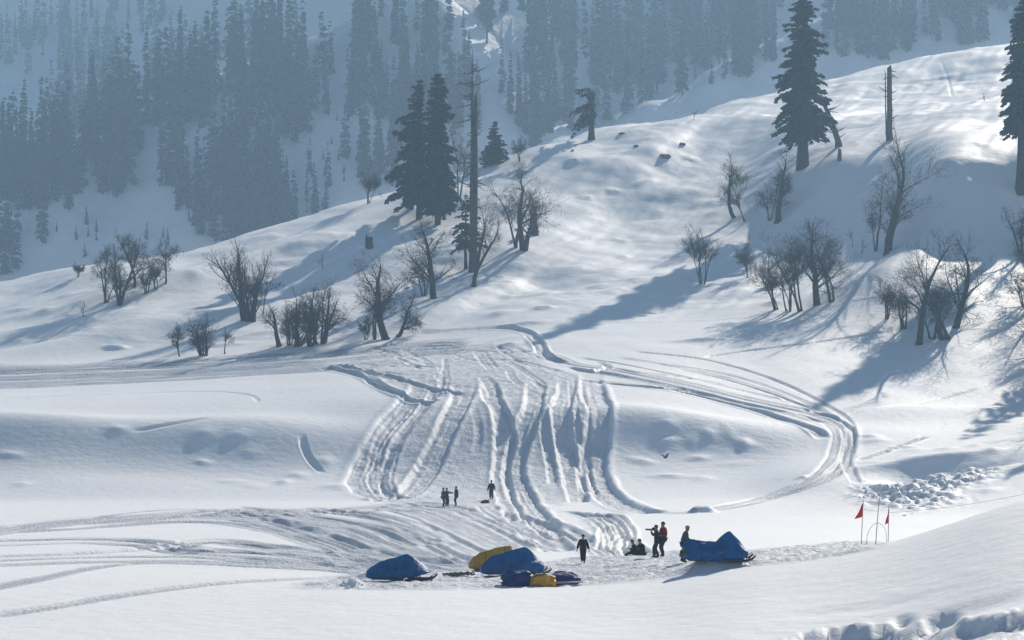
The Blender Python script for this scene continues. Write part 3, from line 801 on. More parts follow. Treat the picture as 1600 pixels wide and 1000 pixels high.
# broken fir on the skyline with a ragged one sided crown
P = hit(924, 218, 230); h = px_h(P, 84)
tr, cr = conifer(17, h, px_h(P, 24), base=.34, tiers=20, per=6, cards=46, card=.6, droop=.35, irregular=.5, trunk_r=.75, taper=.18, onesided=math.pi * .95, gaps=.2, top=.98)
plant('broken_fir', [('trunk', tr), ('crown', cr)], P, 'stout broken fir with a ragged one sided crown alone on the skyline', 'tree')

# ---------------------------------------------------------------- snags and stumps
def snag(P, h, r0, seed, name, label, splinter=True, stubs=14, r1=.35, lean=(0, 0), side=None, stub_len=1.0):
    r = random.Random(seed)
    W = Tubes(); B = Tubes()
    n = 9
    pts = [Vector((lean[0] * (i / n) ** 1.3 + r.gauss(0, .03), lean[1] * i / n, h * i / n - (.5 if i == 0 else 0))) for i in range(n + 1)]
    rad = [r0 * (1.35 if i == 0 else 1) * (1 - (1 - r1) * i / n) for i in range(n + 1)]
    if splinter: pts.append(pts[-1] + Vector((rad[-1] * .5, 0, h * .05))); rad.append(rad[-1] * .12)
    W.tube(pts, rad, 9)
    e = empty(name, P); obj('trunk', W.mesh('trunk', DEADW, False), None, e)
    if side:      # a second, broken stem against the first
        S = Tubes(); dx, h2, rr = side
        S.tube([(dx * .7, .1, -.3), (dx, .1, h2 * .5), (dx * 1.05, .1, h2 * .95), (dx * 1.2, .1, h2)], [rr * 1.2, rr, rr * .75, rr * .15], 8)
        obj('broken_stem', S.mesh('broken_stem', DEADW, False), None, e)
    for k in range(stubs):
        t = r.uniform(.15, .97); i = min(int(t * n), n - 1); q = pts[i].lerp(pts[i + 1], t * n - i)
        a = r.uniform(0, 6.28); L = r.uniform(.5, 1.9) * stub_len
        d = Vector((math.cos(a), math.sin(a), r.uniform(-.5, .35)))
        B = Tubes(); B.tube([q - d * .2, q + d * L * .5, q + d * L + Vector((0, 0, r.uniform(-.3, .5)))], [.13, .09, .03], 4)
        obj('branch_stub', B.mesh('branch_stub', DEADW), None, e)
    return tag(e, label, 'tree' if h > 5 else 'stump')
P = hit(738, 424, 230); snag(P, px_h(P, 334), .60, 1, 'dead_snag', 'very tall bare snag with a needle thin broken top beside the fir pair', stubs=75, r1=.15, side=(.5, px_h(P, 280), .42), stub_len=1.8)
P = hit(1390, 219, 230); snag(P, px_h(P, 112), .56, 2, 'dead_snag', 'lone dead trunk with jagged broken top and short branch stubs on the upper slope', stubs=30, r1=.8, stub_len=1.1, side=(-.75, px_h(P, 110), .12))
P = hit(1311, 229, 230); snag(P, px_h(P, 78), .62, 3, 'leaning_trunk', 'curved leafless trunk leaning left against the tall dense fir', stubs=10, r1=.45, lean=(-3.6, 0), stub_len=1.6)
P = hit(834, 366, 230)
def stump(P, h, r0, seed, label, twin=False):
    r = random.Random(seed); W = Tubes()
    n = 9; V = []; Fc = []
    for lay, (zz, k) in enumerate([(-.5, 1.35), (h * .12, 1.05), (h * .6, .92), (h * .86, .88)]):
        for j in range(n):
            a = 6.283 * j / n; q = r0 * k * r.uniform(.85, 1.15)
            V.append((q * math.cos(a), q * math.sin(a), zz))
    for j in range(n):                                   # splintered rim
        a = 6.283 * j / n; q = r0 * .8
        V.append((q * math.cos(a), q * math.sin(a), h * (r.uniform(.86, 1.0) if j % 3 else 1.08)))
    for l in range(4):
        for j in range(n): Fc.append((l * n + j, l * n + (j + 1) % n, (l + 1) * n + (j + 1) % n, (l + 1) * n + j))
    V.append((0, 0, h * .8)); Fc += [(4 * n + j, 4 * n + (j + 1) % n, len(V) - 1) for j in range(n)]
    e = empty('tree_stump', P, r.uniform(0, 6))
    obj('stump_wood', mesh('stump_wood', V, Fc, DEADW), None, e)
    # snow lodged at the foot and on the broken top
    cap = bmesh.new(); bmesh.ops.create_icosphere(cap, subdivisions=2, radius=1)
    for v in cap.verts: v.co = Vector((v.co.x * r0 * .62, v.co.y * r0 * .62, h * .86 + v.co.z * r0 * .28 + .03 * r.gauss(0, 1)))
    m = bpy.data.meshes.new('snow_cap'); cap.to_mesh(m); cap.free(); m.materials.append(SNOW); obj('snow_cap', m, None, e)
    if twin:
        S = Tubes(); S.tube([(r0 * 2.2, 0, -.4), (r0 * 2.3, 0, h * .8), (r0 * 2.5, 0, h * 1.25)], [r0 * .6, r0 * .55, r0 * .2], 7); obj('second_stem', S.mesh('second_stem', DEADW, False), None, e)
    return tag(e, label, 'stump')
stump(P, px_h(P, 33), .75, 1, 'thick broken stump beside the two stemmed gnarled tree')
P = hit(578, 388, 230); stump(P, px_h(P, 18), .5, 2, 'twin pronged dark stump standing alone on the open snow slope', True)
P = hit(642, 326, 230); stump(P, px_h(P, 22), .5, 3, 'dark stump at the foot of the broad fir')
P = hit(1312, 250, 230); stump(P, px_h(P, 17), .38, 4, 'small snow capped stump below the leaning trunk')
P = hit(651, 300, 230); 
P = hit(757, 262, 230); stump(P, px_h(P, 12), .22, 5, 'thin short stump on the ridge near the small pointed fir')

# ---------------------------------------------------------------- bare broadleaved trees
BT = [
 # u, v_base, v_top, params, label, group
 (184, 477, 360, dict(stems=3, thick=.28, spread=.5, crooked=.08, up=.4, twigs=1.0, fork=.3), 'bushy bare tree with two stems in front of another on the left shoulder', None),
 (210, 448, 356, dict(stems=1, thick=.22, spread=.55, up=.4, fork=.55), 'hazy bare tree just behind the two stemmed bushy tree', None),
 (259, 442, 368, dict(stems=2, thick=.16, spread=.5, up=.45), 'round bare tree on the shoulder amid low thickets', None),
 (228, 458, 405, dict(stems=4, thick=.10, spread=.5, up=.5, maxl=3), 'low bare thicket between two taller trees on the left shoulder', None),
 (122, 433, 408, dict(stems=3, thick=.05, spread=.5, maxl=3), 'tiny bare bush alone on the left skyline', None),
 (392, 503, 358, dict(stems=6, thick=.46, spread=.36, up=.7, crooked=.07, fork=.25, stub=.2), 'dark heavy bare tree of several upright stems', None),
 (372, 478, 405, dict(stems=2, thick=.13, spread=.5, up=.4), 'slim bare tree leaning beside the dark heavy stems', None),
 (411, 492, 420, dict(stems=1, thick=.07, spread=.4, up=.6, maxl=3), 'thin sapling right beside the dark heavy stems', None),
 (318, 556, 478, dict(stems=7, thick=.17, spread=.55, up=.5, fork=.2), 'fan shaped bare bush of many stems at the edge of the shelf road', None),
 (281, 557, 500, dict(stems=2, thick=.08, spread=.4, up=.5, maxl=3), 'slim sapling pair beside the fan shaped bush', None),
 (351, 553, 508, dict(stems=1, thick=.08, spread=.4, up=.5, maxl=3), 'single thin sapling between the fan shaped bush and the thicket', None),
 (436, 541, 474, dict(stems=1, thick=.30, lean=-.35, spread=.5, stub=.55, twigs=.5), 'stubby broken bare trunk leaning left at the edge of the thicket', None),
 (468, 540, 440, dict(stems=5, thick=.22, spread=.5, up=.4, fork=.2), 'dense bare thicket tree by the shelf road', None),
 (500, 537, 430, dict(stems=4, thick=.26, spread=.5, up=.4, fork=.25), 'twiggy bare tree with dark stems at the thicket end', None),
 (603, 530, 388, dict(stems=1, thick=.46, lean=-.25, spread=.60, up=.4, fork=.35, crooked=.13), 'crooked forked bare tree with a wide crown above the packed shelf', None),
 (572, 531, 488, dict(stems=3, thick=.07, spread=.35, up=.6, maxl=3), 'clump of saplings beside the crooked forked tree', None),
 (677, 466, 336, dict(stems=1, thick=.44, lean=-.05, spread=.62, up=.3, fork=.2, crooked=.06, stub=.1), 'bare tree with a spiky dead top and bushy sides below the fir pair', None),
 (735, 446, 296, dict(stems=2, thick=.50, spread=.40, up=.5, fork=.45, stub=.35), 'forked bare tree with two thick arms in front of the tall snag', None),
 (818, 392, 236, dict(stems=2, thick=.42, spread=.55, up=.3, fork=.25, stub=.4, crooked=.12), 'gnarled two stemmed bare tree beside the thick broken stump', None),
 (575, 318, 256, dict(stems=4, thick=.10, spread=.5, up=.4, maxl=3), 'hazy bare shrub on the ridge left of the fir pair', None),
 (716, 312, 196, dict(stems=2, thick=.2, spread=.5, up=.4), 'hazy bare tree standing behind the tall snag', None),
 (812, 252, 208, dict(stems=3, thick=.12, spread=.5, up=.3, maxl=3), 'faint bare bush on the skyline above the gnarled tree', None),
 (1147, 340, 234, dict(stems=1, thick=.34, lean=-.45, spread=.6, up=.45, fork=.3, crooked=.10), 'bare tree leaning left with a fine rounded crown on the mid slope', None),
 (1164, 346, 246, dict(stems=2, thick=.14, spread=.42, up=.5), 'slender bare tree right beside the left leaning tree', None),
 (1216, 346, 222, dict(stems=1, thick=.50, lean=-.12, spread=.62, up=.45, fork=.25, stub=.4), 'thick pollarded bare trunk below the tall dense fir', None),
 (1386, 396, 186, dict(stems=2, thick=.44, lean=-.06, spread=.42, up=.45, fork=.3, crooked=.09), 'tallest bare tree with two slanting stems beside the shaded hollow', None),
 (1098, 444, 345, dict(stems=5, thick=.12, spread=.34, up=.6, maxl=3, crooked=.08), 'multi stemmed sapling clump alone on the open middle slope', None),
 (1168, 434, 362, dict(stems=3, thick=.06, spread=.35, up=.6, maxl=3), 'faint thin saplings in the shade of the middle slope', None),
 (1277, 476, 328, dict(stems=1, thick=.42, lean=-.08, spread=.62, up=.35, fork=.25, crooked=.11), 'spreading bare tree with a stout trunk above its clump of saplings', None),
 (1252, 486, 352, dict(stems=4, thick=.14, lean=-.25, spread=.42, up=.5), 'leaning saplings clustered under the spreading stout tree', None),
 (1212, 484, 385, dict(stems=4, thick=.11, lean=-.2, spread=.4, up=.55, maxl=3), 'loose thin saplings at the edge of the spreading tree', None),
 (1436, 538, 342, dict(stems=1, thick=.42, lean=.04, spread=.5, up=.35, fork=.35, crooked=.08), 'tall slim bare tree with a forked dark trunk beside the snow capped boulder', None),
 (1494, 512, 352, dict(stems=1, thick=.40, lean=.05, spread=.55, up=.4, fork=.25, crooked=.10), 'twiggy bare tree to the right of the tall slim forked tree', None),
 (1474, 528, 420, dict(stems=2, thick=.40, lean=-.4, spread=.55, stub=.5, twigs=.6), 'short stubby bare trunk with snow at its foot between two bare trees', None),
 (1386, 498, 428, dict(stems=4, thick=.09, spread=.5, up=.45, maxl=3), 'low bare shrub left of the tall slim forked tree', None),
 (1598, 398, 318, dict(stems=2, thick=.32, lean=-.1, spread=.6, up=.3, stub=.3), 'knobbly bare tree under the fir with the long trunk', None),
 (166, 472, 378, dict(stems=3, thick=.16, spread=.55, up=.4, fork=.2), 'thin stemmed bare tree pressed against the bushy two stemmed one', None),
 (244, 452, 392, dict(stems=4, thick=.10, spread=.5, up=.4, maxl=3), 'fine bare thicket at the foot of the round tree on the shoulder', None),
 (484, 541, 448, dict(stems=4, thick=.20, spread=.55, up=.4, fork=.2), 'dark bare tree in the middle of the roadside thicket', None),
 (452, 540, 462, dict(stems=4, thick=.12, spread=.5, up=.5), 'small bare tree between the stubby trunk and the roadside thicket', None),
 (622, 526, 452, dict(stems=1, thick=.26, lean=.35, spread=.6, up=.3, fork=.3), 'short bare tree leaning right beside the crooked forked tree', None),
 (586, 530, 420, dict(stems=3, thick=.14, spread=.6, up=.3), 'thin bare tree just left of the crooked forked tree', None),
 (1300, 472, 348, dict(stems=2, thick=.2, spread=.6, up=.35, fork=.25), 'fine bare tree just right of the spreading stout tree', None),
 (1232, 486, 372, dict(stems=4, thick=.12, lean=-.1, spread=.5, up=.45), 'slender bare stems between the leaning saplings', None),
 (1412, 514, 436, dict(stems=4, thick=.12, spread=.5, up=.4), 'low twiggy shrub at the foot of the tall slim forked tree', None),
 (1456, 530, 430, dict(stems=3, thick=.16, spread=.55, up=.4), 'bushy bare stems between the slim forked tree and the stubby trunk', None),
 (1202, 344, 262, dict(stems=3, thick=.12, spread=.6, up=.35), 'fine bare brush beside the thick pollarded trunk', None),
 (1370, 392, 258, dict(stems=2, thick=.18, spread=.6, up=.35), 'thin bare tree close to the tallest bare tree', None),
 (662, 462, 388, dict(stems=3, thick=.14, spread=.65, up=.3), 'bushy low bare tree beside the spiky dead topped one', None),
 (806, 388, 268, dict(stems=2, thick=.24, spread=.6, up=.3, stub=.3), 'knotty bare stem just left of the gnarled two stemmed tree', None),
 (1505, 118, 98, dict(stems=3, thick=.05, spread=.5, maxl=2), None, None),
 (1600, 478, 420, dict(stems=3, thick=.1, spread=.5, up=.3, maxl=3), 'small shrub low on the slope below the knobbly tree', None),
]
for k, (u, vb, vt, kw, label, grp) in enumerate(BT):
    if not label: continue
    P = hit(u, vb, 225)
    h = px_h(P, vb - vt)
    wood, tw = bare_tree(200 + k, h, **kw)
    norm_height([wood, tw], h)
    plant('bare_tree' if vb - vt > 70 else 'bare_shrub', [('trunk', wood), ('twigs', tw)], P, label, 'tree' if vb - vt > 70 else 'shrub', grp)
# young shoots poking out of the snow
for k, (u, v, hp, label) in enumerate([(504, 420, 26, 'single young shoot on the open slope below the fir pair'), (130, 495, 26, 'young shoot on the lower left slope'), (1538, 157, 11, 'dark little bush on the bare upper snow field'), (1332, 386, 30, 'thin shoot in the shaded snow beside the tallest bare tree'),
                                (1346, 395, 24, 'short thin shoot just left of the tallest bare tree'), (1225, 250, 20, None), (1084, 186, 16, 'wisp of a shoot on the upper ridge'), (1568, 213, 14, 'tiny dead shoot on the rim of the shaded hollow'), (1290, 455, 30, None)]):
    if not label: continue
    P = hit(u, v, 225); h = px_h(P, hp)
    wood, tw = bare_tree(300 + k, h, stems=1, thick=.04, spread=.45, maxl=2, up=.5); norm_height([wood, tw], h)
    plant('bare_shrub', [('stem', wood), ('twigs', tw)], P, label, 'shrub')

# rocks and earth showing through the snow
ROCK = node_mat('rock', (.10, .095, .09), .9, .2, noise=2.5, color2=(.2, .19, .18), bump=.08, bscale=6)
def rock(P, sx, sy, sz, seed, label):
    r = random.Random(seed); bm = bmesh.new(); bmesh.ops.create_icosphere(bm, subdivisions=2, radius=1)
    for v in bm.verts:
        q = 1 + .22 * r.gauss(0, 1) * .7; v.co = Vector((v.co.x * sx * q, v.co.y * sy * q, v.co.z * sz * q))
    m = bpy.data.meshes.new('rock'); bm.to_mesh(m); bm.free(); m.materials.append(ROCK)
    o = obj('rock', m, None, None, P); tag(o, label, 'rock')
for k, (u, v, sx, sz, label) in enumerate([(1038, 246, 1.3, .7, 'dark rock ledge jutting from the upper slope above a small shaded drift'), (1066, 226, .7, .45, 'small rock on the upper slope next to the dark ledge'),
       (994, 229, .6, .4, 'lone small rock on the upper slope by the broken fir'), (972, 209, .8, .3, 'low rock right beside the broken fir'), (894, 236, .4, .3, 'pebble sized rock below the broken fir'),
       (1392, 180, .5, .3, None), (850, 484, .9, .3, None)]):
    if label: rock(hit(u, v, 225) + Vector((0, 0, sz * .1)), sx, .6, sz, k, label)

# ---------------------------------------------------------------- hazy forest on the far mountainside
FAR = []
for k in range(9):
    FAR.append(conifer(400 + k, 30.0, [2.3, 2.7, 2.0, 2.9, 2.4, 1.7, 2.6, 2.1, 3.0][k], base=[.06, .12, .05, .16, .08, .22, .10, .30, .12][k], tiers=[34, 28, 36, 24, 32, 22, 26, 20, 26][k], per=6, cards=20, card=1.35, droop=[.3, .45, .25, .5, .35, .3, .5, .4, .6][k],
                       irregular=[.3, .4, .25, .5, .3, .5, .45, .6, .55][k], trunk_r=.4, taper=[.8, .7, .95, .62, .85, .6, .9, .5, 1.0][k], gaps=[.15, .3, .1, .35, .2, .4, .3, .45, .3][k], nmat=NEEDLEF))
rf = random.Random(21)
def inpoly(u, v, P):
    c = False
    for (a, b), (p, q) in zip(P, P[1:] + P[:1]):
        if (b > v) != (q > v) and u < (p - a) * (v - b) / (q - b) + a: c = not c
    return c
LAB = {'L': ('hazy conifer in the dense stand on the spur left of the open gully', 'conifers in the dense stand left of the gully'),
       'M': ('hazy conifer on the shaded slope above the fir pair', 'conifers on the shaded slope above the fir pair'),
       'R': ('hazy conifer in the wood behind the right hand ridge', 'conifers behind the right hand ridge'),
       'U': ('very faint conifer high on the farthest upper slope', 'faint conifers on the farthest upper slope'),
       'S': ('hazy young conifer on the open snow patch of the far slope', 'young conifers on the far snow patch')}
spots = []
def far_tree(u, vb, hp, key):
    P = mhit(u, vb)
    if P is None: return
    h = min(max(px_h(P, hp), 4.0), 47.0)
    spots.append((P, h, key))
for (u, vt) in [(4, 150), (18, 158), (32, 125), (68, 130), (86, 142), (105, 98), (147, 88), (175, 58), (205, 52), (182, 70), (230, 33), (248, 50), (268, 16), (280, 56), (300, 24), (316, 42), (338, 0), (360, 22), (376, 16), (402, 0), (428, -22), (448, -10)]:
    far_tree(u + rf.uniform(-2, 2), vt + rf.uniform(140, 170), rf.uniform(150, 165), 'L')
REG = [
 ('L', [(0, 230), (160, 190), (330, 120), (460, 70), (480, 260), (440, 390), (330, 380), (260, 315), (120, 310), (60, 330), (40, 440), (0, 440)], 118, 80, 160),
 ('M', [(540, 170), (560, 60), (700, 30), (900, 40), (890, 200), (780, 235), (700, 200), (620, 300), (545, 310)], 52, 95, 165),
 ('M', [(750, 262), (860, 240), (860, 190), (760, 210)], 10, 80, 120),
 ('R', [(870, 215), (1000, 175), (1220, 110), (1220, 0), (990, 20), (940, 90)], 62, 90, 150),
 ('R', [(1290, 118), (1590, 55), (1590, 5), (1300, 10)], 38, 90, 150),
 ('U', [(0, 30), (290, 10), (200, 60), (150, 120), (60, 112)], 22, 40, 90),
 ('S', [(70, 350), (290, 330), (330, 390), (230, 400), (60, 425)], 14, 14, 32),
 ('S', [(455, 200), (540, 190), (545, 290), (480, 300)], 12, 10, 22),
 ('M', [(380, 430), (560, 300), (600, 295), (480, 320)], 6, 50, 90),
]
for key, P, n, h0, h1 in REG:
    us = [p[0] for p in P]; vs = [p[1] for p in P]; c = 0; tries = 0
    while c < n and tries < 4000:
        tries += 1
        u, v = rf.uniform(min(us), max(us)), rf.uniform(min(vs), max(vs))
        if not inpoly(u, v, P): continue
        if vnoise(np.array([u / 38.0]), np.array([v / 60.0]))[0] < -.12 and key in 'LMR': continue
        far_tree(u, v, rf.uniform(h0, h1), key); c += 1
protos = []
for i, (P, h, key) in enumerate(spots):
    k = rf.choice([0, 0, 1, 2, 2, 3, 4, 4, 5, 6, 7, 8])
    e = empty('conifer', P + Vector((0, 0, -.4)), rf.uniform(0, 6.28))
    s = h / 30.0; wd = s * rf.uniform(.72, 1.02) if h > 14 else s * 1.3
    e.scale = (wd, wd, s); e.rotation_euler = (rf.gauss(0, .018), rf.gauss(0, .018), rf.uniform(0, 6.28))
    obj('trunk', FAR[k][0], None, e); obj('crown', FAR[k][1], None, e)
    lab, grp = LAB[key]
    if key in 'LMR':
        big = h > (38 if key == 'L' else 32)
        lab = ('tall ' if big else 'shorter ') + lab; grp = ('tall ' if big else 'shorter ') + grp
    tag(e, lab, 'tree', grp)

# the rest of the far wood: reads as one mass behind and between the nearer spires
low = []
for k in range(5):
    W_, C_ = conifer(500 + k, 30.0, [2.2, 2.6, 1.9, 2.8, 2.3][k], base=[.06, .1, .16, .08, .12][k], tiers=15, per=5, cards=4, card=2.8, droop=.35, irregular=.4, trunk_r=.4, taper=[.85, .7, .8, .65, .9][k], gaps=.2)
    nv = len(C_.vertices); c = np.empty(nv * 3, np.float32); C_.vertices.foreach_get('co', c)
    low.append((c.reshape(-1, 3), np.arange(nv).reshape(-1, 4)))
    bpy.data.meshes.remove(W_); bpy.data.meshes.remove(C_)
Vs, Fs, off_ = [], [], 0
EXTRA = [([(0, 210), (160, 160), (330, 90), (470, 40), (490, 260), (450, 405), (330, 400), (270, 312), (120, 312), (60, 330), (45, 440), (0, 440)], 170, 80, 150),
         ([(545, 310), (545, 100), (600, 20), (900, 20), (890, 235), (760, 262), (700, 215), (620, 290)], 75, 60, 130),
         ([(860, 235), (1000, 178), (1220, 112), (1240, 0), (960, 10), (900, 120)], 65, 60, 130), ([(1290, 118), (1595, 58), (1595, 0), (1290, 5)], 50, 60, 130), ([(0, 300), (70, 300), (120, 330), (60, 400), (45, 440), (0, 440)], 30, 60, 120), ([(470, 60), (560, 60), (560, 300), (470, 320)], 14, 50, 110),
         ([(0, 60), (300, 5), (220, 60), (150, 130), (0, 120)], 40, 45, 90)]
for P, n, h0, h1 in EXTRA:
    us = [p[0] for p in P]; vs = [p[1] for p in P]; c = 0; tr_ = 0
    while c < n and tr_ < 5000:
        tr_ += 1
        u, v = rf.uniform(min(us), max(us)), rf.uniform(min(vs), max(vs))
        if not inpoly(u, v, P) or vnoise(np.array([u / 38.0]), np.array([v / 60.0]))[0] < -.2: continue
        q = mhit(u, v)
        c += 1
        if q is None: continue
        h = min(max(px_h(q, rf.uniform(h0, h1)), 8), 42); s = h / 30; a = rf.uniform(0, 6.28); co, fa = rf.choice(low)
        wdt = s * rf.uniform(.65, .9)
        x = co[:, 0] * math.cos(a) - co[:, 1] * math.sin(a); y = co[:, 0] * math.sin(a) + co[:, 1] * math.cos(a)
        Vs.append(np.stack([q.x + x * wdt, q.y + y * wdt, q.z + co[:, 2] * s], -1)); Fs.append(fa + off_); off_ += len(co)
tag(obj('distant_forest', mesh('distant_forest', np.concatenate(Vs), np.concatenate(Fs).astype(np.int32), NEEDLEF)), 'distant hazy conifer wood covering the far mountainside', kind='stuff')
# ================================================================== people
def ik(a, c, l1, l2, pole):
    a, c, pole = Vector(a), Vector(c), Vector(pole)
    d = c - a; L = min(d.length, (l1 + l2) * .999); dn = d.normalized()
    x = (l1 * l1 - l2 * l2 + L * L) / (2 * L); hgt = math.sqrt(max(l1 * l1 - x * x, 0))
    p = pole - dn * pole.dot(dn); p.normalize()
    return a + dn * x + p * hgt, a + dn * L
def skin(name, V, E, R, mat, parent=None, levels=1, root=0):
    me = bpy.data.meshes.new(name); me.from_pydata([tuple(v) for v in V], E, [])
    o = obj(name, me, mat, parent)
    md = o.modifiers.new('skin', 'SKIN'); md.use_smooth_shade = True
    sv = me.skin_vertices[0].data
    for i, r in enumerate(R): sv[i].radius = (r, r) if not isinstance(r, tuple) else r
    for i in range(len(V)): sv[i].use_root = (i == root)
    ss = o.modifiers.new('subdiv', 'SUBSURF'); ss.levels = levels; ss.render_levels = levels
    return o
CLOTH = {}
def cloth(c):
    k = tuple(round(x, 3) for x in c)
    if k not in CLOTH: CLOTH[k] = node_mat('cloth', c, .85, .15, noise=14, color2=tuple(x * .72 + .003 for x in c), bump=.01, bscale=22)
    return CLOTH[k]
SKINM = node_mat('skin', (.36, .22, .15), .6, .3, noise=20, color2=(.32, .19, .13))
HAIRM = node_mat('hair', (.012, .010, .009), .6, .3, noise=40, color2=(.025, .02, .017))
BOOTM = node_mat('boot_leather', (.02, .018, .017), .6, .3, noise=12, color2=(.035, .03, .028))

def person(P, rz, height, label, jacket, trousers, feet=((-.12, 0), (.12, .02)), hands=((-.32, .05, .86), (.32, .05, .86)), hip=.93, lean=(0, 0), head_turn=0.0, hat=None, foot_z=(.0, .0), coat=0.0, knee=(0, 1, 0), elbow=(0, -1, -.3), seated=False, toes=((0, 1, 0), (0, 1, 0)), puff=1.0, group=None):
    """figure of 1.72 m modelled in metres, then scaled; +y is the way it faces"""
    k = height / 1.72
    hipc = Vector((0, 0, hip)); up = Vector((lean[0], lean[1], 1)).normalized()
    chest = hipc + up * .34; neck = hipc + up * .54; head0 = neck + up * .10 + Vector((0, .02, 0)); head1 = head0 + up * .15
    rt = Vector((1, 0, 0))
    V = [hipc, hipc + up * .17, chest, neck, head0, head1]; E = [(0, 1), (1, 2), (2, 3), (3, 4), (4, 5)]
    R = [.135, .125, .145, .062, .088, .092]
    fwd = Vector((math.sin(head_turn), math.cos(head_turn), 0))
    V.append(head0 + fwd * .095 + Vector((0, 0, .03))); E.append((4, 6)); R.append(.02)          # nose
    side = Vector((fwd.y, -fwd.x, 0))
    jk_V = [hipc + up * (.0 - coat), hipc + up * .17, chest, neck - up * .03]; jk_E = [(0, 1), (1, 2), (2, 3)]; jk_R = [.195 * puff, .195 * puff, .215 * puff, .10]
    tr_V = [hipc + up * .06]; tr_E = []; tr_R = [.17]
    for s, ft, fz, toe in ((-1, feet[0], foot_z[0], toes[0]), (1, feet[1], foot_z[1], toes[1])):
        hj = hipc + rt * (.095 * s) - up * .03
        ank = Vector((ft[0], ft[1], .085 + fz))
        kn, ank = ik(hj, ank, .43, .43, knee)
        toev = ank + Vector(toe).normalized() * .16 + Vector((0, 0, -.045))
        b = len(V); V += [hj, kn, ank, toev]; E += [(0, b), (b, b + 1), (b + 1, b + 2), (b + 2, b + 3)]; R += [.095, .062, .045, .04]
        c = len(tr_V); tr_V += [hj, kn, ank + Vector((0, 0, .02))]; tr_E += [(0, c), (c, c + 1), (c + 1, c + 2)]; tr_R += [.135, .108, .092]
    hand_info = []
    for s, hd in ((-1, hands[0]), (1, hands[1])):
        sh = chest + up * .13 + rt * (.185 * s)
        el, wr = ik(sh, hd, .29, .26, Vector(elbow) + rt * (.35 * s))
        b = len(V); V += [sh, el, wr]; E += [(2, b), (b, b + 1), (b + 1, b + 2)]; R += [.068, .046, .03]
        dr = (wr - el).normalized(); palm = wr + dr * .075
        V.append(palm); E.append((b + 2, b + 3)); R.append((.04, .022))
        acr = dr.cross(Vector((0, 0, 1)) if abs(dr.z) < .8 else Vector((0, 1, 0))).normalized(); nrm = acr.cross(dr)
        for f, (o, l) in enumerate([(-.03, .062), (-.01, .078), (.011, .074), (.03, .056)]):
            p1 = palm + acr * o + dr * (l * .55); p2 = p1 + dr * (l * .4) + nrm * (l * .3)
            q = len(V); V += [p1, p2]; E += [(b + 3, q), (q, q + 1)]; R += [.010, .008]
        q = len(V); t1 = wr + dr * .03 + acr * (-.04); V += [t1, t1 + dr * .04 - acr * .012]; E += [(b + 2, q), (q, q + 1)]; R += [.012, .009]
        c = len(jk_V); jk_V += [sh, el, wr - dr * .01]; jk_E += [(2, c), (c, c + 1), (c + 1, c + 2)]; jk_R += [.115 * puff, .092 * puff, .068 * puff]
    body = skin('person', V, E, R, SKINM)
    skin('jacket', jk_V, jk_E, jk_R, cloth(jacket), body)
    skin('trousers', tr_V, tr_E, tr_R, cloth(trousers), body)
    for i, toe in ((0, toes[0]), (1, toes[1])):
        b = 7 + 4 * i
        ank = V[b + 2]; t = Vector(toe).normalized()
        skin('boot', [ank + Vector((0, 0, .09)), ank + Vector((0, 0, -.02)), ank + t * .09 + Vector((0, 0, -.04)), ank + t * .18 + Vector((0, 0, -.045)), ank - t * .05 + Vector((0, 0, -.04))], [(0, 1), (1, 2), (2, 3), (1, 4)], [.06, .06, .052, .04, .045], BOOTM, body)
    # hair or cap: a cap of a sphere over the skull
    bm = bmesh.new(); bmesh.ops.create_uvsphere(bm, u_segments=14, v_segments=8, radius=1)
    bmesh.ops.delete(bm, geom=[v for v in bm.verts if v.co.z < -.25 and v.co.y > -.2 or v.co.z < -.7], context='VERTS')
    rot = Matrix.Rotation(-head_turn, 3, 'Z')
    for v in bm.verts:
        c = rot @ Vector((v.co.x * .108, v.co.y * .118, v.co.z * .125)); v.co = head1 + c + Vector((0, 0, -.03)) - fwd * .008
    m = bpy.data.meshes.new('hair'); bm.to_mesh(m); bm.free()
    m.polygons.foreach_set('use_smooth', np.ones(len(m.polygons), bool))
    obj('cap' if hat else 'hair', m, cloth(hat) if hat else HAIRM, body)
    for s in (-1, 1):
        e = bmesh.new(); bmesh.ops.create_icosphere(e, subdivisions=1, radius=.013)
        for v in e.verts: v.co += head0 + fwd * .088 + side * (.033 * s) + Vector((0, 0, .075))
        m = bpy.data.meshes.new('eye'); e.to_mesh(m); e.free(); obj('eye', m, HAIRM, body)
    body.location = P; body.rotation_euler = (0, 0, rz); body.scale = (k, k, k)
    tag(body, label, 'person', group)
    return body
def stand(u, v, hp, dmin=87.0):
    P = hit(u, v, dmin); return P, px_h(P, hp)
PI = math.pi
DARK, NAVY, TROU = (.012, .013, .017), (.012, .017, .035), (.014, .015, .02)
P, h = stand(911, 880, 44)
person(P, PI, h, 'person in dark jacket and trousers walking alone across the packed snow', DARK, TROU, feet=((-.06, .20), (.06, -.16)), hands=((-.36, .06, .82), (.36, -.04, .83)), foot_z=(0, .06), hip=.90, puff=1.08)
P, h = stand(1027, 871, 49)
person(P + Vector((0, 0, .0)), PI / 2, h, 'person in dark blue jacket aiming a camera with both arms raised', NAVY, (.02, .024, .045), feet=((-.10, .16), (.12, -.06)), hands=((-.10, .34, 1.44), (.10, .30, 1.48)), lean=(0, .06), hip=.92)
pc = P.copy(); pk_ = h / 1.72
P, h = stand(1037, 870, 52)
person(P + Vector((0, .25, 0)), PI / 2 + .3, h, 'person in red and dark jacket standing close behind the one with the camera', (.22, .022, .018), TROU, feet=((-.10, .04), (.12, -.04)), hands=((-.2, .2, 1.1), (.30, -.16, .95)), hip=.93, puff=1.12)
P, h = stand(1067, 877, 56)
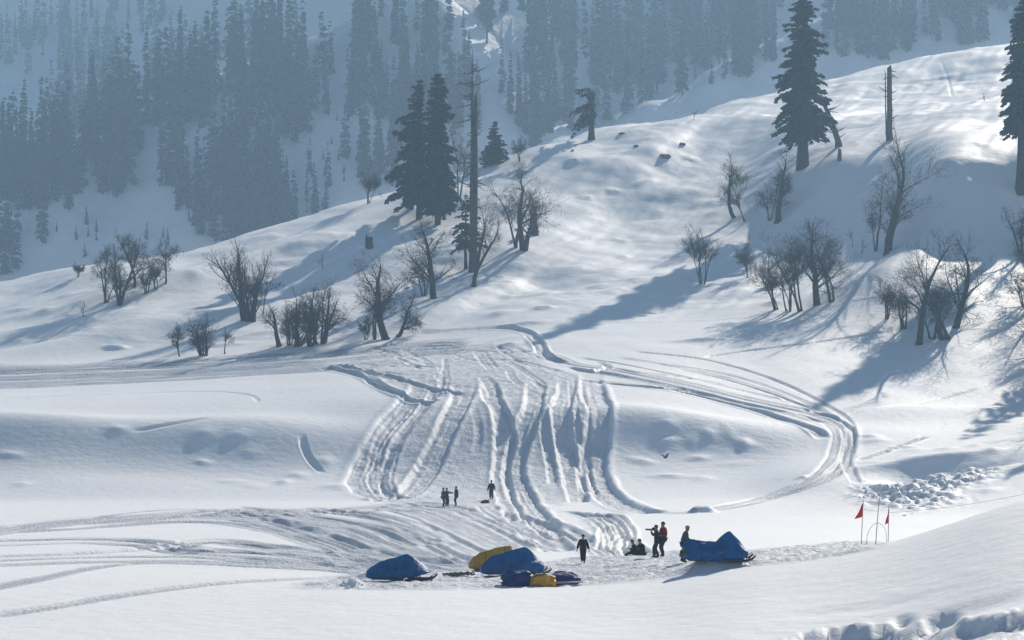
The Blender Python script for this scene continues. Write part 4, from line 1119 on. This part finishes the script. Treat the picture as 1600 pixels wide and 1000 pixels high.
person(P + Vector((0, -.5, 0)), -PI / 2, h, 'person in blue grey coat and pale cap leaning on a blue covered snowmobile', (.055, .085, .10), (.015, .017, .02), feet=((-.1, -.10), (.1, -.02)), hands=((-.2, .42, 1.0), (.22, .40, 1.02)), lean=(0, .22), hip=.90, hat=(.34, .31, .26), puff=1.05, head_turn=.2)
P, h = stand(1003, 868, 17)
kz = 1.72 * .029 * 0 + 1.0
person(P + Vector((.05, 0, -.02)), PI / 2 + .5, 1.70, 'person in black sitting on the snow with knees drawn up', (.010, .011, .013), DARK, feet=((-.14, .48), (.14, .46)), hands=((-.22, .42, .42), (.22, .40, .42)), hip=.14, lean=(0, .28), hat=(.01, .01, .012))
person(P + Vector((-.30, .16, -.02)), PI / 2 + .1, 1.64, 'person in dark maroon sitting on the snow leaning against the one in black', (.05, .012, .014), (.04, .012, .014), feet=((-.14, .55), (.14, .52)), hands=((-.2, .44, .40), (.2, .42, .4)), hip=.13, lean=(0, .32))
P, h = stand(692, 792, 29, 110)
person(P, -PI / 2 - .2, h, 'person in grey teal jacket standing shoulder to shoulder with the one in red', (.10, .155, .16), (.055, .03, .04), feet=((-.10, .0), (.10, .05)), hands=((-.25, .25, 1.15), (.26, .22, 1.1)), lean=(0, .05))
P, h = stand(698, 791, 27.5, 110)
person(P, -PI / 2 + .9, h, 'person in dark red jacket stretching out one arm', (.17, .016, .028), (.028, .035, .04), feet=((-.12, .0), (.12, .02)), hands=((-.30, .1, .88), (.50, .42, 1.28)))
P, h = stand(713, 790, 29, 110)
person(P, PI / 2 + .3, h, 'person in dark green jacket facing the pair in red and teal', (.020, .030, .027), (.018, .022, .022), feet=((-.14, .05), (.14, -.03)), hands=((-.34, .2, .92), (.30, -.05, .85)), puff=1.1)
P, h = stand(768, 780, 28.5, 110)
person(P, .15, h, 'person in black coat seen from behind near a dark bag on the snow', (.013, .014, .020), (.015, .017, .024), feet=((-.10, .06), (.10, -.02)), hands=((-.36, .05, .86), (.34, .08, .88)), coat=.12, puff=1.08)
# camera in the raised hands
cb = bmesh.new(); bmesh.ops.create_cube(cb, size=1)
for v in cb.verts: v.co = Vector((v.co.x * .09, v.co.y * .15, v.co.z * .10))
bmesh.ops.bevel(cb, geom=cb.edges[:], offset=.012, segments=1)
m = bpy.data.meshes.new('camera_body'); cb.to_mesh(m); cb.free()
ce = empty('photo_camera', pc + Vector((-.40 * pk_, 0, 1.53 * pk_)), 0)
PLAST = node_mat('black_plastic', (.012, .012, .013), .45, .4, noise=30, color2=(.02, .02, .021))
obj('camera_body', m, PLAST, ce)
lt = Tubes(); lt.tube([(-.02, 0, 0), (-.10, 0, 0), (-.22, 0, .01), (-.24, 0, .01)], [.042, .045, .052, .05], 12); obj('lens', lt.mesh('lens', PLAST), None, ce)
tag(ce, 'black camera with a long lens held up to the face', 'camera')

# ================================================================== covered snowmobiles
def tarp_mat(name, c, c2):
    m = node_mat(name, c, .5, .22, noise=2.2, color2=c2, bump=.05, bscale=5.5)
    return m
BLUE = tarp_mat('blue_tarp', (.0005, .07, .24), (.001, .125, .34))
YELL = tarp_mat('yellow_tarp', (.56, .28, .008), (.62, .34, .015))
NAVT = tarp_mat('navy_tarp', (.005, .02, .13), (.008, .035, .19))
RUB = node_mat('rubber', (.015, .015, .015), .7, .3, noise=10, color2=(.028, .028, .028))
METAL = node_mat('ski_metal', (.09, .09, .095), .4, .5, noise=9, color2=(.05, .05, .055), metallic=.6)
def cover_mesh(prof, width, seed, sag=.05):
    """tarpaulin over a snowmobile; prof = (x, z_top, half width factor, z_hem) from tail to nose"""
    r = random.Random(seed)
    xs = [p[0] for p in prof]; nx, ns = 44, 26
    V = []
    for i in range(nx):
        x = xs[0] + (xs[-1] - xs[0]) * i / (nx - 1)
        zt = float(np.interp(x, xs, [p[1] for p in prof])); wf = float(np.interp(x, xs, [p[2] for p in prof])); zh = float(np.interp(x, xs, [p[3] for p in prof]))
        for j in range(ns):
            a = -1 + 2 * j / (ns - 1)                       # across, hem to hem
            q = abs(a)
            # straight tented panels: hem -> running board edge -> ridge
            if q > .62: t = (q - .62) / .38; y = width * wf * (1 - .06 * t); z = zh + (zt - zh) * .42 * (1 - t)
            else: t = q / .62; y = width * wf * t ** 1.05; z = zt - (zt - zh) * .58 * t ** 1.25
            n = float(fbm(np.array([x * 2.3 + seed]), np.array([a * 2.6 + seed]), 3)[0])
            n2 = float(fbm(np.array([x * 1.3 - z * 2.2 + seed * 3]), np.array([z * 2.5 + x * .8]), 2)[0])
            n4 = abs(float(fbm(np.array([x * 2.0 + z * 1.4 + seed]), np.array([z * 1.2 - x * .6 + a]), 2)[0])); dr = (.10 * n + .07 * n2 - .16 * n4) * (.4 + q)
            s_ = 1 if a > 0 else -1
            V.append((x + .05 * n2, s_ * (y + dr), z + .06 * n * (1 - q) + (.05 * n if q > .95 else 0)))
    Fc = [(i * ns + j, i * ns + j + 1, (i + 1) * ns + j + 1, (i + 1) * ns + j) for i in range(nx - 1) for j in range(ns - 1)]
    # closed ends
    for i, rev in ((0, True), (nx - 1, False)):
        loop = [i * ns + j for j in range(ns)]
        half = ns // 2
        for k in range(half - 1):
            f = (loop[k], loop[k + 1], loop[ns - 2 - k], loop[ns - 1 - k])
            Fc.append(f if rev else tuple(reversed(f)))
    return V, Fc
def snowmobile(P, rz, prof, mat, label, seed, width=.52, group=None, s=1.0, ski=True):
    e = empty('snowmobile', P, rz, s)
    V, Fc = cover_mesh(prof, width, seed)
    me = mesh('cover', V, Fc, mat, True)
    try: me.set_sharp_from_angle(angle=math.radians(24))
    except Exception: pass
    co = obj('cover', me, None, e)
    sol = co.modifiers.new('thick', 'SOLIDIFY'); sol.thickness = .012
    x1 = prof[-1][0]; x0 = prof[0][0]
    nsx = 26
    for fr in (.30, .62):                                # lashing straps over the cover
        i = int(fr * 43); pts = [(V[i * nsx + j][0], V[i * nsx + j][1] * 1.02, V[i * nsx + j][2] + .012) for j in range(nsx)]
        st = Tubes(); st.tube(pts, [.013] * nsx, 5); obj('strap', st.mesh('strap', RUB), None, co)
    # drive track under the tail
    tb = Tubes(); R = .13; pts = []
    for k in range(24):
        a = 2 * math.pi * k / 24
        cx = x0 + .35 if math.cos(a) < 0 else x0 + 1.75
        pts.append((cx + R * math.cos(a) * 1.0, R * math.sin(a) + .14))
    Vt = []; Ft = []
    for sx in (-.2, .2):
        for (px, pz) in pts: Vt.append((px, sx, pz))
    n = len(pts)
    for k in range(n): Ft.append((k, (k + 1) % n, n + (k + 1) % n, n + k))
    Ft.append(tuple(range(n))); Ft.append(tuple(reversed(range(n, 2 * n))))
    obj('drive_track', mesh('drive_track', Vt, Ft, RUB), None, e)
    bar = Tubes(); bar.tube([(x0 + 1.2, 0, .25), (x1 - .5, 0, .42), (x1 - .15, 0, .42)], [.16, .2, .12], 8); obj('chassis', bar.mesh('chassis', RUB), None, e)
    if ski:
        for sy in (-.42, .42):
            K = Tubes()
            K.tube([(x1 - 1.15, sy, .05), (x1 - .7, sy, .03), (x1 - .1, sy, .035), (x1 + .16, sy, .11), (x1 + .32, sy, .26)], [.06, .075, .075, .06, .04], 6)
            so_ = obj('ski', K.mesh('ski', METAL), None, e)
            lp = Tubes(); lp.tube([(x1 - .05, sy, .06), (x1 + .12, sy, .24), (x1 + .28, sy, .34), (x1 + .33, sy, .27)], [.014] * 4, 6); obj('ski_loop', lp.mesh('ski_loop', METAL), None, so_)
            sp = Tubes(); sp.tube([(x1 - .55, sy, .06), (x1 - .6, sy * .7, .42)], [.035, .035], 6); obj('ski_leg', sp.mesh('ski_leg', METAL), None, so_)
    return tag(e, label, 'snowmobile', group)
PA = [(-1.55, .40, .55, .16), (-1.35, .60, .8, .10), (-.9, .90, .95, .10), (-.2, 1.06, 1.0, .12), (.42, 1.27, .80, .13), (.52, 1.25, .85, .14), (.95, .98, 1.1, .22), (1.3, .72, 1.05, .34), (1.55, .50, .7, .38)]
PB = [(-1.6, .36, .55, .10), (-1.4, .66, .8, .06), (-1.0, .94, .95, .05), (-.2, 1.14, 1.0, .05), (.62, 1.34, .8, .06), (.75, 1.30, .85, .06), (1.15, .98, 1.05, .10), (1.5, .62, .9, .14), (1.6, .5, .7, .2)]
PC = [(-1.5, .55, .5, .14), (-1.42, .86, .62, .10), (-1.0, 1.06, .7, .06), (-.72, .98, .8, .05), (-.25, .92, .95, .04), (.05, .88, 1.0, .04), (.36, 1.12, 1.0, .05), (.60, 1.36, .78, .05), (.74, 1.38, .75, .06), (1.0, 1.12, 1.0, .08), (1.3, .72, 1.0, .14), (1.5, .52, .8, .26)]
def sled_at(u, v): return hit(u, v, 85.0)
P = sled_at(622, 906); snowmobile(P, -.10, PA, BLUE, 'snowmobile under a smooth blue cover parked alone by the shovelled snow blocks', 1, s=1.0)
P = sled_at(800, 897); P2 = sled_at(776, 893)
snowmobile(P, .22, PB, BLUE, 'snowmobile under a blue cover in front of the yellow covered one', 2, s=1.02)
snowmobile(P2 + Vector((.05, 1.7, -.06)), .12, PB, YELL, 'snowmobile under a yellow cover behind a blue covered one', 3, s=.98)
P = sled_at(1117, 877); snowmobile(P + Vector((0, .2, 0)), .02, PC, BLUE, 'snowmobile under a slack blue cover drawn up to a sharp peak', 4, s=1.0)
PR = P.copy()
# bag hung on the tail of that sled
def sack(loc, sx, sy, sz, seed, mat, name, label, cat, strap=None, rz=0.0, flat=.5):
    r = random.Random(seed); bm = bmesh.new(); bmesh.ops.create_icosphere(bm, subdivisions=4, radius=1)
    for v in bm.verts:
        c = v.co.copy()
        n = float(fbm(np.array([c.x * 1.7 + seed * 3.1]), np.array([c.y * 1.7 + c.z * 2.2 + seed]), 3)[0]); n3 = float(fbm(np.array([c.x * 4 + seed]), np.array([c.y * 4 - c.z * 3]), 2)[0])
        k = 1 + .42 * n + .22 * n3
        z = c.z * k; z = z if z > -flat else -flat + (z + flat) * .1
        v.co = Vector((math.copysign(abs(c.x) ** .8, c.x) * sx * k, math.copysign(abs(c.y) ** .85, c.y) * sy * k, (z + flat) * sz))
    m = bpy.data.meshes.new(name); bm.to_mesh(m); bm.free(); m.polygons.foreach_set('use_smooth', np.ones(len(m.polygons), bool)); m.materials.append(mat)
    e = empty(name, loc, rz); obj('cloth_body', m, None, e)
    if strap:
        t = Tubes(); pts = [(sx * a, -sy * .55, sz * (flat + .9 * math.sqrt(max(0, 1 - a * a)))) for a in (-.75, -.4, 0, .4, .75)]
        t.tube(pts, [.03] * 5, 5); obj('strap', t.mesh('strap', strap), None, e)
    return tag(e, label, cat)
WEB = node_mat('strap_webbing', (.03, .03, .03), .8, .2, noise=20, color2=(.05, .05, .05))
PALE = node_mat('pale_webbing', (.55, .56, .57), .7, .2, noise=6, color2=(.45, .46, .48))
BAGG = node_mat('green_bag', (.02, .05, .035), .8, .2, noise=5, color2=(.12, .14, .14))
sack(PR + Vector((-1.5, -.42, .2)), .17, .14, .2, 5, BAGG, 'bag', 'green and white bag hanging at the tail of the peaked blue snowmobile', 'bag', WEB, flat=.9)
P = hit(759, 786, 110); sack(P, .42, .3, .2, 6, PLAST, 'bag', 'flat black bag lying on the snow by the person in the black coat', 'bag', WEB)
P = hit(812, 916, 84.5); PH = P.copy(); sack(P, .92, .55, .50, 7, NAVT, 'tarpaulin', 'crumpled dark blue tarpaulin heap in front of the parked snowmobiles', 'tarpaulin', BLUE, flat=.35)
P = Vector((PH.x + 1.08, PH.y - .45, 0)); P.z = gz(P.x, P.y); sack(P, .60, .5, .5, 8, YELL, 'tarpaulin', 'crumpled yellow tarpaulin squeezed between two dark blue heaps', 'tarpaulin', NAVT, flat=.4)
P = Vector((PH.x + 2.0, PH.y + .35, 0)); P.z = gz(P.x, P.y); sack(P, .78, .5, .46, 9, NAVT, 'tarpaulin', 'low dark blue tarpaulin heap with a pale strip along its edge', 'tarpaulin', PALE, flat=.35)
# pale board lying against the heap
P = Vector((PH.x + 1.95, PH.y + .25, 0)); P.z = gz(P.x, P.y - .55); b = bmesh.new(); bmesh.ops.create_cube(b, size=1)
for v in b.verts: v.co = Vector((v.co.x * 2.0, v.co.y * .18, v.co.z * .07 + .06 + .05 * v.co.x))
bmesh.ops.bevel(b, geom=b.edges[:], offset=.015, segments=1)
m = bpy.data.meshes.new('plank'); b.to_mesh(m); b.free()
tag(obj('plank', m, PALE, None, P + Vector((0, -.55, .05))), 'pale plank lying in front of the dark blue tarpaulin heap', 'plank')
# heap of rope
P = hit(717, 900, 85.0); e = empty('rope_heap', P); rr = random.Random(5)
ROPE = node_mat('rope_fibre', (.06, .055, .06), .9, .1, noise=16, color2=(.14, .13, .13), bump=.02, bscale=40)
for k in range(7):
    t = Tubes(); pts = []; cx = -.55 + k * .19; R = rr.uniform(.16, .26)
    for j in range(17):
        a = 2 * math.pi * j / 16 + k; pts.append((cx + R * math.cos(a) * 1.15, R * math.sin(a) * .8, .06 + .05 * k / 7 + .06 * math.sin(2 * a + k) + (.04 if j % 2 else 0)))
    t.tube(pts, [.035] * 17, 6); obj('coil', t.mesh('coil', ROPE), None, e)
tag(e, 'tangled heap of grey rope on the snow beside the yellow covered snowmobile', 'rope')

# ================================================================== flags, pole, arch and rope
POLE = node_mat('pole_paint', (.34, .35, .36), .6, .3, noise=4, color2=(.22, .23, .24))
FLAG = node_mat('red_cloth', (.68, .035, .018), .8, .15, noise=6, color2=(.56, .026, .016))
def lift(P, u, v): return Vector(((u - U0) * P.y / F, P.y, zof(P.y, v)))       # point above P's distance seen at (u, v)
def flag(base, top, tri, label, seed):
    P = hit(base[0], base[1], 87.0); T = lift(P, *top)
    e = empty('flag', P)
    t = Tubes(); t.tube([(0, 0, -.3), tuple((T - P) * .5), tuple(T - P)], [.022, .020, .016], 7); obj('pole', t.mesh('pole', POLE), None, e)
    A, B, C = [lift(P, *q) - P for q in tri]
    n = 8; V = []; Fc = []; ix = {}
    for i in range(n + 1):
        for j in range(n + 1 - i):
            a, b_ = i / n, j / n; q = A + (B - A) * a + (C - A) * b_
            d = b_ + .0
            q.y += .10 * math.sin(7 * b_ + 3 * a + seed) * min(1, b_ * 2.5); ix[i, j] = len(V); V.append(tuple(q))
    for i in range(n):
        for j in range(n - i):
            Fc.append((ix[i, j], ix[i + 1, j], ix[i, j + 1]))
            if j < n - i - 1: Fc.append((ix[i + 1, j], ix[i + 1, j + 1], ix[i, j + 1]))
    o = obj('flag_cloth', mesh('flag_cloth', V, Fc, FLAG, True), None, e)
    sm = o.modifiers.new('thick', 'SOLIDIFY'); sm.thickness = .008
    tag(e, label, 'flag'); return P, T
P1, T1 = flag((1345.5, 851), (1349, 781), [(1349, 784), (1348, 807), (1335.5, 811.5)], 'wide red pennant on a thin pole beside the wire arch', 1)
P2_, T2 = flag((1387.5, 849), (1389, 790), [(1388.8, 792), (1388, 817), (1383, 820.5)], 'narrow red pennant hanging limp on a thin pole', 2)
P3 = hit(1367.6, 850, 87.0); T3 = lift(P3, 1375, 770)
e = empty('marker_pole', P3); t = Tubes(); t.tube([(0, 0, -.3), tuple((lift(P3, 1372, 800) - P3)), tuple(T3 - P3)], [.026, .022, .014], 7); obj('pole', t.mesh('pole', POLE), None, e)
t = Tubes(); t.tube([tuple(lift(P3, 1339, 783) - P3), tuple(lift(P3, 1372, 786) - P3), tuple(lift(P3, 1398, 785) - P3)], [.012, .014, .012], 6); obj('cross_bar', t.mesh('cross_bar', POLE), None, e)
t = Tubes(); t.tube([tuple(lift(P3, 1350, 796) - P3), tuple(lift(P3, 1373, 799) - P3)], [.010, .010], 6); obj('cross_bar', t.mesh('cross_bar', POLE), None, e)
tag(e, 'tall thin pole with cross bars between the two red pennants', 'pole')
t = Tubes(); A = hit(1353, 850, 87.0); pts = []
for k in range(13):
    a = math.pi * k / 12; u = 1368.7 - 15.6 * math.cos(a) + 2.5 * math.sin(a); v = 849 - 32 * math.sin(a) ** .8
    q = lift(P3, u, v); pts.append(tuple(q - P3 + Vector((0, -.1, -.1 if k in (0, 12) else 0))))
t.tube(pts, [.012] * 13, 6)
o = obj('wire_arch', t.mesh('wire_arch', POLE), None, None, P3); tag(o, 'thin bent wire arch standing on the snow between two red pennants', 'arch')
t = Tubes(); Q0 = lift(P2_, 1388.3, 801); pts = []
Q1 = Vector(((1640 - U0) * 84 / F, 84, gz((1640 - U0) * 84 / F, 84) + .25))
for k in range(15):
    f = k / 14; q = Q0.lerp(Q1, f); q.z -= .35 * 4 * f * (1 - f) * .5; pts.append(tuple(q - Q0))
t.tube(pts, [.006] * 15, 5); o = obj('rope', t.mesh('rope', ROPE), None, None, Q0); tag(o, 'thin rope stretched from the narrow red pennant to the snow knoll', 'rope')

# ================================================================== bird in flight
BP = Vector(((1040 - U0) * 150 / F, 150, zof(150, 715)))
FEA = node_mat('feathers', (.012, .012, .014), .7, .2, noise=20, color2=(.02, .02, .024))
Vb = [(-.02, .26, .02), (0, -.2, 0)]
B = skin('bird', [(0, .20, .03), (0, .12, .01), (0, 0, 0), (0, -.14, 0), (0, -.26, .0), (0, .27, .02)], [(0, 1), (1, 2), (2, 3), (3, 4), (0, 5)], [.045, .05, .075, .05, (.06, .012), .012], FEA)
for s in (-1, 1):
    pts = [(0.03 * s, .09), (.22 * s, .15), (.42 * s, .06), (.50 * s, -.10), (.40 * s, -.10), (.25 * s, -.13), (.04 * s, -.12)]
    V = [(x, y, .02 + abs(x) * .75 - (abs(x) > .3) * (abs(x) - .3) * .3) for x, y in pts] + [(x * .98, y, .0 + abs(x) * .75 - (abs(x) > .3) * (abs(x) - .3) * .3) for x, y in pts]
    n = len(pts); Fc = [tuple(range(n)), tuple(reversed(range(n, 2 * n)))] + [(i, (i + 1) % n, n + (i + 1) % n, n + i) for i in range(n)]
    obj('wing', mesh('wing', V, Fc, FEA), None, B)
B.location = BP; B.rotation_euler = (.1, -.15, -.9)
tag(B, 'black bird gliding with raised wings before the shaded snow bank', 'bird')
